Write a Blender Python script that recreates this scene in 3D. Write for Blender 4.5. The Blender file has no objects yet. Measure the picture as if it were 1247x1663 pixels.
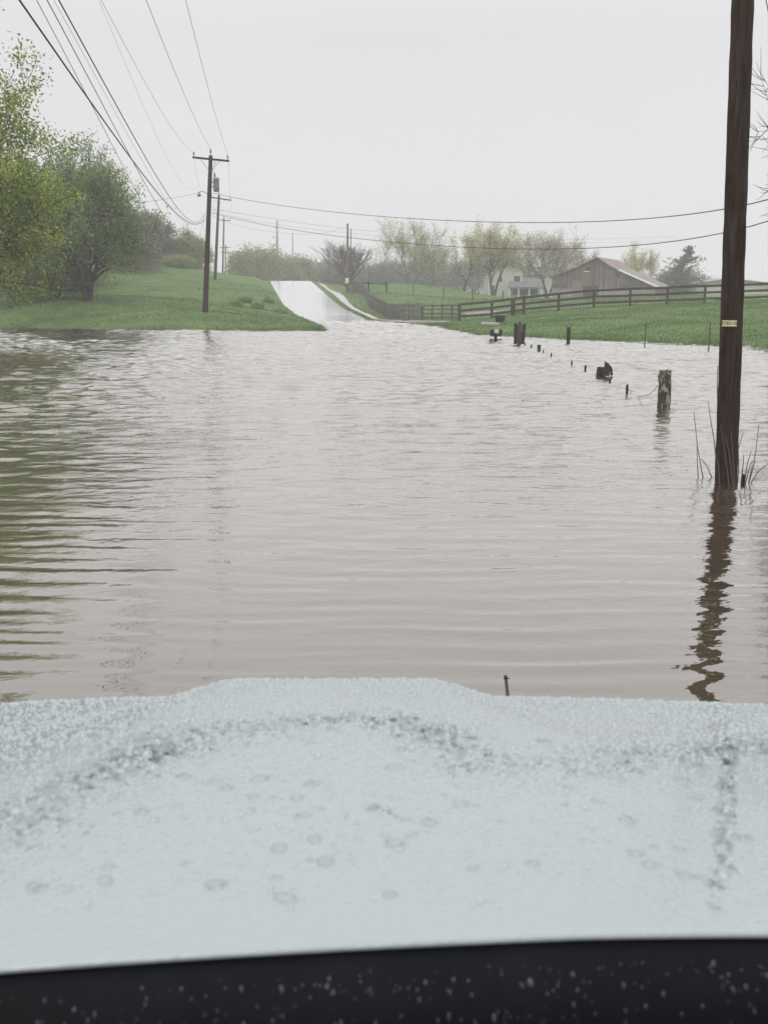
import bpy, bmesh, math, random
import numpy as np
from mathutils import Vector, Matrix
R = math.radians
random.seed(7); rng = np.random.default_rng(7)
scn = bpy.context.scene
COL = scn.collection

# ------------------------------------------------------------------ camera
F, CX, CY, CAMZ = 1700.0, 623.5, 831.5, 2.2      # focal length in photo pixels, centre, height over the water
HORIZ = 478.0
PITCH = math.atan((CY - HORIZ) / F)
cam_d = bpy.data.cameras.new('camera'); cam = bpy.data.objects.new('camera', cam_d); COL.objects.link(cam)
cam.location = (0, 0, CAMZ); cam.rotation_euler = (math.pi/2 - PITCH, 0, 0)
cam_d.sensor_fit = 'VERTICAL'; cam_d.sensor_height = 36.0; cam_d.sensor_width = 27.0
cam_d.lens = 36.0 * F / 1663.0
cam_d.clip_start = 0.05; cam_d.clip_end = 3000
cam_d.dof.use_dof = True; cam_d.dof.focus_distance = 22.0; cam_d.dof.aperture_fstop = 7.5
scn.camera = cam

# ------------------------------------------------------------------ sky and sun (overcast)
SUN_EL, SUN_ROT = R(55), R(20)
w = bpy.data.worlds.new('World'); scn.world = w; w.use_nodes = True
nt = w.node_tree; nt.nodes.clear()
def wn(t, **k):
    n = nt.nodes.new(t)
    for a, b in k.items(): setattr(n, a, b)
    return n
out = wn('ShaderNodeOutputWorld'); bg = wn('ShaderNodeBackground'); bg.inputs['Strength'].default_value = 0.1
sky = wn('ShaderNodeTexSky', sky_type='NISHITA'); sky.sun_disc = False; sky.sun_elevation = SUN_EL; sky.sun_rotation = SUN_ROT
hs = wn('ShaderNodeHueSaturation'); hs.inputs['Saturation'].default_value = 0.1
tc = wn('ShaderNodeTexCoord'); sp = wn('ShaderNodeSeparateXYZ')
rmp = wn('ShaderNodeValToRGB'); e = rmp.color_ramp.elements
e[0].position = 0.0; e[0].color = (.86, .853, .87, 1); e[1].position = 0.95; e[1].color = (1.32, 1.34, 1.36, 1)
m1 = rmp.color_ramp.elements.new(.22); m1.color = (.785, .778, .80, 1)
m2 = rmp.color_ramp.elements.new(.45); m2.color = (1.0, 1.01, 1.03, 1)
nz = wn('ShaderNodeTexNoise'); nz.inputs['Scale'].default_value = 2.2; nz.inputs['Detail'].default_value = 4
nzr = wn('ShaderNodeMapRange'); nzr.inputs['To Min'].default_value = 9.6; nzr.inputs['To Max'].default_value = 10.6
mul = wn('ShaderNodeVectorMath', operation='SCALE')
mx = wn('ShaderNodeMix', data_type='RGBA'); mx.inputs['Factor'].default_value = 0.96
L = nt.links.new
L(tc.outputs['Generated'], sp.inputs[0]); L(sp.outputs['Z'], rmp.inputs['Fac']); L(tc.outputs['Generated'], nz.inputs['Vector'])
L(nz.outputs['Fac'], nzr.inputs['Value']); L(rmp.outputs['Color'], mul.inputs[0]); L(nzr.outputs['Result'], mul.inputs['Scale'])
L(sky.outputs[0], hs.inputs['Color']); L(hs.outputs[0], mx.inputs['A']); L(mul.outputs[0], mx.inputs['B'])
L(mx.outputs['Result'], bg.inputs['Color']); L(bg.outputs[0], out.inputs['Surface'])
sd = bpy.data.lights.new('sun', 'SUN'); sd.energy = 0.9; sd.angle = R(25); sd.color = (1, .97, .93)
so = bpy.data.objects.new('sun', sd); COL.objects.link(so); so.rotation_euler = (R(35), 0, R(-20)); so.location = (0, 0, 60)

scn.view_settings.view_transform = 'Standard'; scn.view_settings.look = 'None'
scn.view_settings.exposure = 0.0; scn.view_settings.gamma = 1.0
cy = scn.cycles
cy.max_bounces = 6; cy.diffuse_bounces = 2; cy.glossy_bounces = 3; cy.transmission_bounces = 4; cy.transparent_max_bounces = 8; cy.volume_bounces = 1
cy.use_denoising = True
cy.caustics_reflective = False; cy.caustics_refractive = False

# ------------------------------------------------------------------ helpers
def at(px, py, d):
    """world point seen at photo pixel (px, py) at ground distance d"""
    u, v = (px - CX) / F, (py - CY) / F
    cp, sp_ = math.cos(PITCH), math.sin(PITCH)
    dy = cp - v * sp_; dz = -sp_ - v * cp
    s = d / dy
    return Vector((u * s, d, CAMZ + dz * s))
def onwater(px, py, z=0.0):
    v = (py - CY) / F
    cp, sp_ = math.cos(PITCH), math.sin(PITCH)
    dy = cp - v * sp_; dz = -sp_ - v * cp
    return at(px, py, (CAMZ - z) / -dz * dy)

def tag(o, label=None, cat=None, group=None, kind=None):
    if label: o['label'] = label
    if cat: o['category'] = cat
    if group: o['group'] = group
    if kind: o['kind'] = kind
    return o
def thing(name, loc, label, cat, group=None, rz=0):
    o = bpy.data.objects.new(name, None); COL.objects.link(o); o.location = loc; o.rotation_euler = (0, 0, rz)
    o.empty_display_size = .3
    return tag(o, label, cat, group)

class MB:
    """collects geometry in world space (or thing space when an origin is given)"""
    def __init__(s): s.v = []; s.f = []
    def add(s, vs, fs):
        b = len(s.v); s.v += [tuple(p) for p in vs]; s.f += [tuple(i + b for i in f) for f in fs]; return s
    def box(s, c, size, rz=0, rx=0, ry=0):
        M = Matrix.Translation(c) @ Matrix.Rotation(rz, 4, 'Z') @ Matrix.Rotation(ry, 4, 'Y') @ Matrix.Rotation(rx, 4, 'X')
        hx, hy, hz = [k/2 for k in size]
        b = min(hx, hy, hz) * .12
        vs = []; 
        for (x, y, z) in [(-1,-1,-1),(1,-1,-1),(1,1,-1),(-1,1,-1),(-1,-1,1),(1,-1,1),(1,1,1),(-1,1,1)]:
            vs.append(M @ Vector((x*hx, y*hy, z*hz)))
        return s.add(vs, [(0,3,2,1),(4,5,6,7),(0,1,5,4),(1,2,6,5),(2,3,7,6),(3,0,4,7)])
    def tube(s, pts, rad, n=8, cap=True, jit=0):
        pts = [Vector(p) for p in pts]
        if not hasattr(rad, '__len__'): rad = [rad]*len(pts)
        vs = []; k = len(pts)
        for i, p in enumerate(pts):
            d = (pts[min(i+1, k-1)] - pts[max(i-1, 0)])
            d = d.normalized() if d.length > 1e-9 else Vector((0,0,1))
            a = Vector((0,0,1)) if abs(d.z) < .9 else Vector((1,0,0))
            x = d.cross(a).normalized(); y = d.cross(x)
            for j in range(n):
                t = 2*math.pi*j/n; r = rad[i]*(1 + random.uniform(-jit, jit))
                vs.append(p + x*r*math.cos(t) + y*r*math.sin(t))
        fs = []
        for i in range(k-1):
            for j in range(n):
                a0 = i*n+j; a1 = i*n+(j+1) % n
                fs.append((a0, a1, a1+n, a0+n))
        if cap: fs += [tuple(range(n-1, -1, -1)), tuple(range((k-1)*n, k*n))]
        return s.add(vs, fs)
    def lathe(s, c, prof, n=14, M=None):
        pts = []; M = M or Matrix.Identity(4)
        for (r, z) in prof:
            for j in range(n):
                t = 2*math.pi*j/n
                pts.append(Vector(c) + (M @ Vector((r*math.cos(t), r*math.sin(t), z))))
        fs = []
        for i in range(len(prof)-1):
            for j in range(n):
                a0 = i*n+j; a1 = i*n+(j+1) % n
                fs.append((a0, a1, a1+n, a0+n))
        fs += [tuple(range(n-1, -1, -1)), tuple(range((len(prof)-1)*n, len(prof)*n))]
        return s.add(pts, fs)
    def build(s, name, m, parent=None, smooth=False, bevel=0):
        me = bpy.data.meshes.new(name)
        vs = s.v
        if parent is not None:
            inv = parent_world(parent).inverted(); vs = [tuple(inv @ Vector(p)) for p in vs]
        me.from_pydata(vs, [], s.f); me.update()
        if m: me.materials.append(m)
        if smooth: me.polygons.foreach_set('use_smooth', [True]*len(me.polygons))
        o = bpy.data.objects.new(name, me); COL.objects.link(o)
        if parent is not None: o.parent = parent
        if bevel:
            bv = o.modifiers.new('bevel', 'BEVEL'); bv.width = bevel; bv.segments = 2; bv.limit_method = 'ANGLE'
        return o
def parent_world(p):
    M = Matrix.Identity(4); c = p
    while c is not None:
        M = Matrix.Translation(c.location) @ c.rotation_euler.to_matrix().to_4x4() @ M; c = c.parent
    return M
def npmesh(name, V, Fq, m, parent=None, smooth=False):
    """fast mesh: V (n,3) array, Fq (m,k) int array"""
    me = bpy.data.meshes.new(name)
    V = np.asarray(V, dtype=np.float32); Fq = np.asarray(Fq, dtype=np.int32); k = Fq.shape[1]
    if parent is not None:
        M = np.array(parent_world(parent).inverted()); V = V @ M[:3, :3].T.astype(np.float32) + M[:3, 3].astype(np.float32)
    me.vertices.add(len(V)); me.vertices.foreach_set('co', V.ravel())
    me.loops.add(Fq.size); me.loops.foreach_set('vertex_index', Fq.ravel())
    me.polygons.add(len(Fq)); me.polygons.foreach_set('loop_start', np.arange(0, Fq.size, k, dtype=np.int32))
    me.polygons.foreach_set('loop_total', np.full(len(Fq), k, dtype=np.int32))
    if smooth: me.polygons.foreach_set('use_smooth', np.ones(len(Fq), dtype=bool))
    me.update(calc_edges=True); me.validate()
    if m: me.materials.append(m)
    o = bpy.data.objects.new(name, me); COL.objects.link(o)
    if parent is not None: o.parent = parent
    return o

# ------------------------------------------------------------------ materials
class NT:
    def __init__(s, name):
        s.m = bpy.data.materials.new(name); s.m.use_nodes = True; s.t = s.m.node_tree; s.t.nodes.clear()
        s.out = s.t.nodes.new('ShaderNodeOutputMaterial')
    def n(s, typ, ins=None, **k):
        nd = s.t.nodes.new(typ)
        for a, b in k.items(): setattr(nd, a, b)
        for a, b in (ins or {}).items(): s.set(nd, a, b)
        return nd
    def set(s, nd, a, b):
        i = nd.inputs[a]
        if hasattr(b, 'is_output'): s.t.links.new(b, i)
        else: i.default_value = b
    def coord(s, scale=(1,1,1), rot=(0,0,0), kind='Object'):
        t = s.n('ShaderNodeTexCoord'); mp = s.n('ShaderNodeMapping', {'Vector': t.outputs[kind], 'Scale': scale, 'Rotation': rot})
        return mp.outputs[0]
    def noise(s, vec, scale, detail=4, rough=.6, dist=0):
        return s.n('ShaderNodeTexNoise', {'Vector': vec, 'Scale': scale, 'Detail': detail, 'Roughness': rough, 'Distortion': dist}).outputs['Fac']
    def ramp(s, fac, stops):
        r = s.n('ShaderNodeValToRGB', {'Fac': fac}); el = r.color_ramp.elements
        while len(el) < len(stops): el.new(.5)
        for e_, (p, c) in zip(el, stops): e_.position = p; e_.color = (*c, 1) if len(c) == 3 else c
        return r.outputs['Color']
    def mix(s, f, a, b, blend='MIX'):
        m = s.n('ShaderNodeMix', {'Factor': f, 'A': a, 'B': b}, data_type='RGBA', blend_type=blend)
        return m.outputs['Result']
    def math(s, op, a, b=0.0):
        return s.n('ShaderNodeMath', {0: a, 1: b}, operation=op).outputs[0]
    def rng(s, v, a, b, c, d):
        return s.n('ShaderNodeMapRange', {'Value': v, 'From Min': a, 'From Max': b, 'To Min': c, 'To Max': d}).outputs[0]
    def bump(s, h, strength, dist):
        return s.n('ShaderNodeBump', {'Height': h, 'Strength': strength, 'Distance': dist}).outputs[0]
    def bsdf(s, base, rough=.7, **k):
        ins = {'Base Color': base if hasattr(base, 'is_output') else (*base, 1), 'Roughness': rough}
        ins.update(k)
        b = s.n('ShaderNodeBsdfPrincipled', ins)
        return b
    def done(s, sh):
        s.t.links.new(sh if hasattr(sh, 'is_output') else sh.outputs[0], s.out.inputs['Surface']); return s.m
# Mix nodes (RGBA) have several sockets named A/B/Factor: resolve the colour ones
def _set(s, nd, a, b):
    if nd.bl_idname == 'ShaderNodeMix' and nd.data_type == 'RGBA':
        i = nd.inputs[{'Factor': 0, 'A': 6, 'B': 7}[a]]
        if a != 'Factor' and not hasattr(b, 'is_output') and len(b) == 3: b = (*b, 1)
    else: i = nd.inputs[a]
    if hasattr(b, 'is_output'): s.t.links.new(b, i)
    else: i.default_value = b
NT.set = _set
def _mixf(s, f, a, b, blend='MIX'):
    m = s.n('ShaderNodeMix', {}, data_type='RGBA', blend_type=blend)
    s.set(m, 'Factor', f); s.set(m, 'A', a); s.set(m, 'B', b)
    return m.outputs[2]
NT.mix = _mixf

def mat_plain(name, c, rough=.7, var=.25, scale=3.0, stretch=(1,1,1), bump=0, **k):
    t = NT(name); v = t.coord(stretch)
    f = t.noise(v, scale, 6, .65)
    c2 = tuple(min(1, x*(1+var)) for x in c); c1 = tuple(x*(1-var) for x in c)
    col = t.ramp(f, [(.3, c1), (.7, c2)])
    b = t.bsdf(col, rough, **k)
    if bump: t.set(b, 'Normal', t.bump(t.noise(v, scale*4, 6, .7), bump, .02))
    return t.done(b)
def mat_wood(name, c1, c2, scale=6, bump=.5, lichen=None):
    t = NT(name); v = t.coord((6, 6, .5)); v2 = t.coord((1, 1, .25))
    f = t.noise(v, scale, 8, .7, .4)
    col = t.ramp(f, [(.3, c1), (.68, c2)])
    col = t.mix(t.rng(t.noise(v2, 3, 4), .4, .65, 0, .6), col, tuple(x*.55 for x in c1))
    if lichen:
        v3 = t.coord((1, 1, .6)); lf = t.rng(t.noise(v3, 9, 5, .6, .8), .52, .58, 0, 1)
        col = t.mix(lf, col, lichen)
    b = t.bsdf(col, .85); t.set(b, 'Specular IOR Level', .15)
    t.set(b, 'Normal', t.bump(f, bump, .02))
    return t.done(b)
def mat_leaf(name, dark, mid, light, trans=.35, nscale=.6):
    t = NT(name)
    g = t.n('ShaderNodeNewGeometry')
    pos = t.n('ShaderNodeMapping', {'Vector': g.outputs['Position']}).outputs[0]
    f = t.noise(pos, nscale, 3)
    f = t.math('ADD', t.math('MULTIPLY', f, .6), t.math('MULTIPLY', g.outputs['Random Per Island'], .45))
    col = t.ramp(f, [(.25, dark), (.5, mid), (.78, light)])
    b = t.bsdf(col, .55)
    tr = t.n('ShaderNodeBsdfTranslucent', {'Color': col})
    m = t.n('ShaderNodeMixShader', {0: trans, 1: b.outputs[0], 2: tr.outputs[0]})
    return t.done(m)

M = {}
M['bark_dark'] = mat_wood('bark_dark', (.040, .033, .028), (.085, .075, .065))
M['bark_grey'] = mat_wood('bark_grey', (.10, .09, .085), (.19, .175, .165))
M['bark_red'] = mat_wood('bark_red', (.15, .10, .10), (.24, .17, .165))
M['post_wood'] = mat_wood('post_wood', (.045, .037, .030), (.12, .105, .09))
M['post_dark'] = mat_wood('post_dark', (.022, .019, .017), (.05, .044, .038))
M['post_lichen'] = mat_wood('post_lichen', (.045, .036, .026), (.13, .11, .075), lichen=(.36, .35, .25))
M['fence_weathered'] = mat_wood('fence_weathered', (.12, .108, .10), (.22, .20, .19))
M['fence_wood'] = mat_wood('fence_wood', (.040, .033, .029), (.095, .082, .073))
M['fence_grey'] = mat_wood('fence_grey', (.085, .075, .071), (.16, .145, .138))
M['steel'] = mat_plain('steel', (.28, .29, .30), .45, .2, 8, Metallic=.6)
M['steel_dark'] = mat_plain('steel_dark', (.045, .042, .04), .6, .3, 10)
M['wire'] = mat_plain('wire', (.035, .035, .038), .6, .2, 4)
M['wire_thin'] = mat_plain('wire_thin', (.16, .16, .165), .5, .2, 4)
M['barbed'] = mat_plain('barbed', (.12, .10, .085), .6, .3, 6)
M['black_plastic'] = mat_plain('black_plastic', (.004, .0045, .007), .6, .4, 12, **{'Specular IOR Level': .12})
M['black_box'] = mat_plain('black_box', (.012, .012, .014), .5, .4, 6, **{'Specular IOR Level': .3})
M['white_paint'] = mat_plain('white_paint', (.72, .72, .70), .5, .08, 5)
M['concrete'] = mat_plain('concrete', (.50, .49, .46), .6, .15, 3)
M['tag_yellow'] = mat_plain('tag_yellow', (.80, .71, .42), .5, .08, 20)
M['ink'] = mat_plain('ink', (.03, .028, .025), .6, .2, 20)
M['rust'] = mat_plain('rust', (.06, .04, .032), .8, .4, 30)

# creosoted near pole: dark streaks, pale weathering patches, cracks
def pole_mat(name, c1, c2, pale, amount):
    t = NT(name); v = t.coord((9, 9, .45)); v2 = t.coord((2.2, 2.2, .30))
    f = t.noise(v, 4, 8, .7, .3); g = t.noise(v2, 2.2, 5, .6, .5)
    col = t.ramp(f, [(.3, c1), (.7, c2)])
    col = t.mix(t.rng(g, .52, .68, 0, amount), col, pale)
    col = t.mix(t.rng(t.noise(t.coord((3, 3, .9)), 2.0, 4), .56, .68, 0, .75), col, tuple(x*.4 for x in c1))
    cr = t.noise(t.coord((22, 22, .35)), 3, 4, .6)
    col = t.mix(t.rng(cr, .62, .68, 0, .8), col, tuple(x*.3 for x in c1))
    b = t.bsdf(col, .8); t.set(b, 'Specular IOR Level', .15)
    t.set(b, 'Normal', t.bump(t.math('SUBTRACT', f, t.rng(cr, .6, .7, 0, .8)), .6, .012))
    return t.done(b)
M['pole_near'] = pole_mat('pole_near', (.020, .012, .009), (.066, .042, .033), (.085, .073, .066), .55)
M['pole_far'] = pole_mat('pole_far', (.026, .013, .011), (.070, .037, .031), (.14, .095, .085), .35)
M['pole_grey'] = pole_mat('pole_grey', (.10, .095, .09), (.2, .19, .185), (.3, .29, .28), .4)

# ------------------------------------------------------------------ terrain
road_ctr = [  # Y, X, z, half width
 (-40, .3, 1.3, 2.9), (-10, .3, .75, 2.9), (0, .3, .42, 2.9), (2.5, .3, .12, 2.9), (4, .3, -.08, 2.9), (10, .4, -.45, 2.9), (45, .5, -.5, 2.9), (60, .3, -.32, 2.9),
 (72, -.6, -.20, 2.9), (84, -2.6, -.06, 2.85), (91, -4.1, .03, 2.8)]
for (px, py, d) in [(533, 512.5, 96), (511, 500, 104), (498, 487, 114), (487, 474, 125), (478, 463.5, 136), (471.5, 456, 146)]:
    p = at(px, py, d); road_ctr.append((d, p.x, p.z, 2.78))
road_ctr += [(158, -15.2, 4.12, 2.7), (175, -17.4, 3.6, 2.7), (200, -20, 2.6, 2.7), (260, -26, 1.8, 2.7)]
RC = np.array(road_ctr)
def road_at(Y):
    Y = np.asarray(Y, float)
    return [np.interp(Y, RC[:, 0], RC[:, i]) for i in (1, 2, 3)]

ctrl = []
def C(p, z=None): ctrl.append((p[0], p[1], p[2] if z is None else z))
for q in [(-90, 531), (0, 533), (110, 534.5), (220, 536), (330, 536), (440, 536), (545, 536), (528, 528), (514, 520)]: C(onwater(*q))
for q in [(600, 518.5), (650, 527), (700, 533), (740, 539), (850, 547.5), (920, 551), (1000, 554), (1120, 560), (1247, 567.5)]: C(onwater(*q))
for q in [(333, 505, 71.5), (140, 491, 76), (30, 494, 75), (240, 500, 76), (400, 515, 74), (440, 505, 84), (470, 517, 82), (430, 480, 104), (400, 468, 115),
          (250, 432, 130), (180, 437, 128), (60, 440, 128), (330, 440, 132), (349, 450, 125), (400, 449, 132), (428, 455, 138), (300, 470, 100), (200, 474, 98), (80, 478, 95)]: C(at(*q))
for q in [(746, 521, 82), (685, 520.5, 86), (650, 519.5, 90), (628, 517, 97), (601, 501, 112), (571, 474, 138), (545, 462, 155),
          (839, 511, 80), (945, 501, 78.5), (1047, 497.5, 77.5), (1100, 495, 77), (1212, 490.6, 76), (1330, 487, 75),
          (820, 528, 62), (900, 527, 61), (1000, 520, 62), (1120, 524, 58), (1247, 520, 58), (1350, 525, 55),
          (627, 478.5, 122), (600, 477, 130), (650, 462, 150), (720, 468, 152), (760, 474, 150), (700, 486, 120), (760, 493, 110), (815, 487, 150), (870, 490, 140), (905, 484, 148), (1080, 482, 148),
          (970, 484, 140), (790, 484, 188), (890, 487, 186), (1200, 478, 150), (1350, 478, 150), (900, 502, 95), (1000, 493, 98), (1150, 488, 98), (800, 503, 98)]: C(at(*q))
for q in [(-8, 10, -.6), (8, 10, -.6), (-8, 30, -.7), (8, 25, -.7), (0, 40, -.6), (-10, 50, -.6), (8, 42, -.5), (-4, 20, -.6), (4, 55, -.35), (-14, 60, -.35), (0, 60, -.4),
          (-20, 50, 0), (-18.5, 40, 0), (-15.5, 28, 0), (-10, 15, 0), (-6, 5, .0), (-3.6, 3, .06), (3.8, 3, .06), (-25, 45, .7), (-24, 28, .8), (-17, 12, .6), (-9, 0, .5), (-7, -8, .8),
          (15.5, 36, 0), (14.2, 28, 0), (9.5, 15, 0), (6, 5, 0), (22, 30, .8), (16, 12, .6), (9, 0, .5), (7, -8, .8), (24, 45, 1.0),
          (-40, -30, 1.5), (0, -30, 1.3), (40, -30, 1.5), (-60, 10, 1.6), (60, 10, 1.6), (-60, 60, 2.2), (55, 60, 2.0), (-90, 100, 4.5), (-50, 110, 4.2), (-75, 140, 6.2), (-45, 160, 5.6), (-40, 190, 3.6), (-26, 175, 3.7),
          (80, 100, 2.2), (80, 160, 2.3), (-100, 220, 3.5), (-20, 230, 2.2), (10, 200, 2.6), (30, 240, 2.0), (90, 250, 2.2), (-110, 330, 3), (0, 330, 2.4), (110, 330, 2.4), (-130, 30, 3), (130, 30, 2.5), (-130, 170, 5), (130, 170, 2.6)]: C(q)
for q in [(-5.4, 66, .22), (-6.2, 74, .40), (-8.4, 84, .55), (-4.2, 65.6, .10), (-6.6, 88, .30)]: C(q)
for (Y, X, z, h) in road_ctr: C((X, Y, z))
CT = np.array(ctrl)
def tps(d2): return .5*d2*np.log(d2 + 1e-9)
n = len(CT); P = np.c_[np.ones(n), CT[:, :2]]
K = tps(((CT[:, None, :2] - CT[None, :, :2])**2).sum(-1)) + np.eye(n)*6.0
A = np.block([[K, P], [P.T, np.zeros((3, 3))]])
sol = np.linalg.solve(A, np.r_[CT[:, 2], np.zeros(3)])
def tps_z(X, Y):
    X = np.asarray(X, float).ravel(); Y = np.asarray(Y, float).ravel(); o = np.empty(len(X))
    for i in range(0, len(X), 8000):
        x, y = X[i:i+8000], Y[i:i+8000]
        d2 = (x[:, None]-CT[None, :, 0])**2 + (y[:, None]-CT[None, :, 1])**2
        o[i:i+8000] = tps(d2) @ sol[:n] + sol[n] + sol[n+1]*x + sol[n+2]*y
    return o
def vnoise(x, y, s, seed=0):
    """smooth value noise for vertex wobble"""
    x = x/s; y = y/s; xi = np.floor(x).astype(int); yi = np.floor(y).astype(int); fx = x-xi; fy = y-yi
    def h(a, b):
        v = np.sin(a*127.1 + b*311.7 + seed*74.7)*43758.5453; return v - np.floor(v)
    fx = fx*fx*(3-2*fx); fy = fy*fy*(3-2*fy)
    return (h(xi, yi)*(1-fx)+h(xi+1, yi)*fx)*(1-fy) + (h(xi, yi+1)*(1-fx)+h(xi+1, yi+1)*fx)*fy - .5
def axis(segs):
    o = [segs[0][0]]
    for a, b, st in segs:
        k = max(1, round((b-a)/st)); o += list(np.linspace(a, b, k+1)[1:])
    return np.array(o)
XS = axis([(-140, -60, 8), (-60, -30, 2), (-30, 30, .6), (30, 60, 2), (60, 140, 8)])
YS = axis([(-40, 0, 4), (0, 40, 1.6), (40, 125, .6), (125, 200, 1.2), (200, 335, 6)])
GX, GY = np.meshgrid(XS, YS)
GZ = tps_z(GX, GY).reshape(GX.shape)
GZ += .10*vnoise(GX, GY, 2.6, 1) + .06*vnoise(GX, GY, 1.1, 2) + .25*vnoise(GX, GY, 9, 3)*np.clip((GY-66)/30, 0, 1)
# beyond the photographed basin nothing lies below the flood level
basin = (np.abs(GX) < .38*GY + 9) & (GY > 1) & (GY < 112)
GZ = np.where(basin, GZ, np.maximum(GZ, .12))
GZ = np.clip(GZ, -1.0, 9)
rx, rz_, rh = road_at(GY)
dd = np.abs(GX - rx) - rh
bw_ = np.where((GX < rx) & (GY > 60) & (GY < 100), .5, 2.0)
k = np.clip(1 - (dd-.15)/bw_, 0, 1); k = k*k*(3-2*k)
GZ = GZ*(1-k) + (rz_ - .08)*k
def gz(x, y):
    i = np.clip(np.searchsorted(XS, x)-1, 0, len(XS)-2); j = np.clip(np.searchsorted(YS, y)-1, 0, len(YS)-2)
    fx = (x-XS[i])/(XS[i+1]-XS[i]); fy = (y-YS[j])/(YS[j+1]-YS[j])
    return (GZ[j, i]*(1-fx)+GZ[j, i+1]*fx)*(1-fy) + (GZ[j+1, i]*(1-fx)+GZ[j+1, i+1]*fx)*fy

def grass_col(t, v, f):
    col = t.ramp(f, [(.28, (.080, .145, .038)), (.5, (.138, .222, .068)), (.74, (.215, .285, .105))])
    pz = t.noise(t.coord((.5, 1.4, 1)), .30, 5, .65)
    col = t.mix(t.rng(pz, .54, .68, 0, .6), col, (.28, .29, .12))
    col = t.mix(t.rng(t.noise(t.coord((.6, 1.2, 1)), .42, 5, .65, .4), .60, .70, 0, .65), col, (.20, .150, .095))
    col = t.mix(t.rng(t.noise(v, .22, 4, .6), .52, .70, 0, .65), col, (.050, .105, .030))
    return col
t = NT('grass_ground')
v = t.coord()
a = t.noise(v, .16, 5, .6); b_ = t.noise(v, .9, 6, .7); c_ = t.noise(v, 7, 5, .7)
col = grass_col(t, v, b_)
col = t.mix(t.rng(c_, .35, .7, .42, 0), col, (.040, .080, .022))
bs = t.bsdf(col, .85); t.set(bs, 'Specular IOR Level', .25)
t.set(bs, 'Normal', t.bump(t.math('ADD', b_, t.math('MULTIPLY', c_, .5)), .9, .12))
M['grass_ground'] = t.done(bs)
ny, nx = GX.shape
idx = np.arange(ny*nx).reshape(ny, nx)
Q = np.stack([idx[:-1, :-1], idx[:-1, 1:], idx[1:, 1:], idx[1:, :-1]], -1).reshape(-1, 4)
o = npmesh('ground', np.stack([GX, GY, GZ], -1).reshape(-1, 3), Q, M['grass_ground'], smooth=True); tag(o, kind='structure', label='grassy banks and sloping fields around the flooded road')

def ribbon(name, line, m, nacross=4, kind='structure', lift=0, label=None):
    """line: list of (Xleft, Xright, Y, zfunc)"""
    V = []; 
    for (xl, xr, Y, zf) in line:
        for i in range(nacross+1):
            x = xl + (xr-xl)*i/nacross; V.append((x, Y, zf(x, Y) + lift))
    k = nacross+1; ii = np.arange(len(line)*k).reshape(len(line), k)
    q = np.stack([ii[:-1, :-1], ii[:-1, 1:], ii[1:, 1:], ii[1:, :-1]], -1).reshape(-1, 4)
    return tag(npmesh(name, V, q, m, smooth=True), kind=kind, label=label)
# wet concrete road
t = NT('wet_road'); v = t.coord(); vv = t.coord((1, .15, 1))
f = t.noise(v, 1.2, 6, .65); s_ = t.noise(vv, 1.6, 4, .6)
col = t.ramp(f, [(.3, (.52, .52, .52)), (.7, (.66, .66, .655))])
col = t.mix(t.rng(s_, .5, .75, 0, .35), col, (.33, .325, .31))
jn = t.n('ShaderNodeSeparateXYZ', {'Vector': v}).outputs['Y']
jl = t.math('LESS_THAN', t.math('ABSOLUTE', t.math('SUBTRACT', t.math('FRACT', t.math('DIVIDE', jn, 6.0)), .5)), .006)
col = t.mix(t.math('MULTIPLY', jl, .5), col, (.2, .2, .19))
b = t.bsdf(col, t.rng(s_, .3, .7, .10, .30)); t.set(b, 'IOR', 1.6)
t.set(b, 'Coat Weight', .9); t.set(b, 'Coat Roughness', .12); t.set(b, 'Coat IOR', 1.5)
t.set(b, 'Normal', t.bump(f, .15, .01))
M['wet_road'] = t.done(b)
ys = list(np.arange(-38, 40, 4.0)) + list(np.arange(40, 160, 1.0)) + list(np.arange(160, 255, 5))
line = []
for Y in ys:
    x, z, h = [float(q) for q in road_at(Y)]
    line.append((x-h, x+h, Y, lambda X, Yy, z=z, x=x: z - .012*abs(X-x)))
ribbon('road', line, M['wet_road'], 6, label='wet pale concrete road climbing from the flood over the hill')
# pavement strip beside the road
line = []
for Y in np.arange(93, 158, 1.0):
    x, z, h = [float(q) for q in road_at(Y)]
    line.append((x+h+.85, x+h+1.85, Y, lambda X, Yy: gz(X, Yy)))
ribbon('pavement', line, M['concrete'], 3, lift=.05, label='narrow pale concrete pavement beside the hill road')
# gravel mouth of the driveway
t = NT('gravel'); v = t.coord(); f = t.noise(v, 3, 8, .75); g = t.noise(v, 30, 3, .7)
col = t.ramp(f, [(.3, (.27, .245, .215)), (.7, (.46, .43, .38))]); col = t.mix(t.rng(g, .3, .7, 0, .5), col, (.20, .18, .16))
b = t.bsdf(col, .9); t.set(b, 'Normal', t.bump(g, .6, .03)); M['gravel'] = t.done(b)
line = []
for Y in np.arange(79.5, 94.1, .5):
    u = (Y-79.5)/14.5
    xl = np.interp(Y, [79.5, 83, 88, 94], [2.6, 1.6, -.2, -1.4]) ; xr = np.interp(Y, [79.5, 81.5, 86, 90, 94], [4.6, 5.2, 2.9, 1.2, -.2])
    line.append((float(xl), float(xr), float(Y), lambda X, Yy: max(gz(X, Yy), .02)))
ribbon('gravel_drive', line, M['gravel'], 6, lift=.05, label='pale gravel patch between the water and the board fence')
line = []
for X in np.arange(6.5, 62, 1.5): line.append((X, Y, 0, 0))
V = []; 
xs_ = np.arange(7, 62, 1.5)
for X in xs_:
    yc = 92 - (X-7)*.04
    for k_ in range(5): y_ = yc - 3.2 + 6.4*k_/4; V.append((X, y_, gz(X, y_)+.06))
ii = np.arange(len(xs_)*5).reshape(-1, 5)
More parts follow.
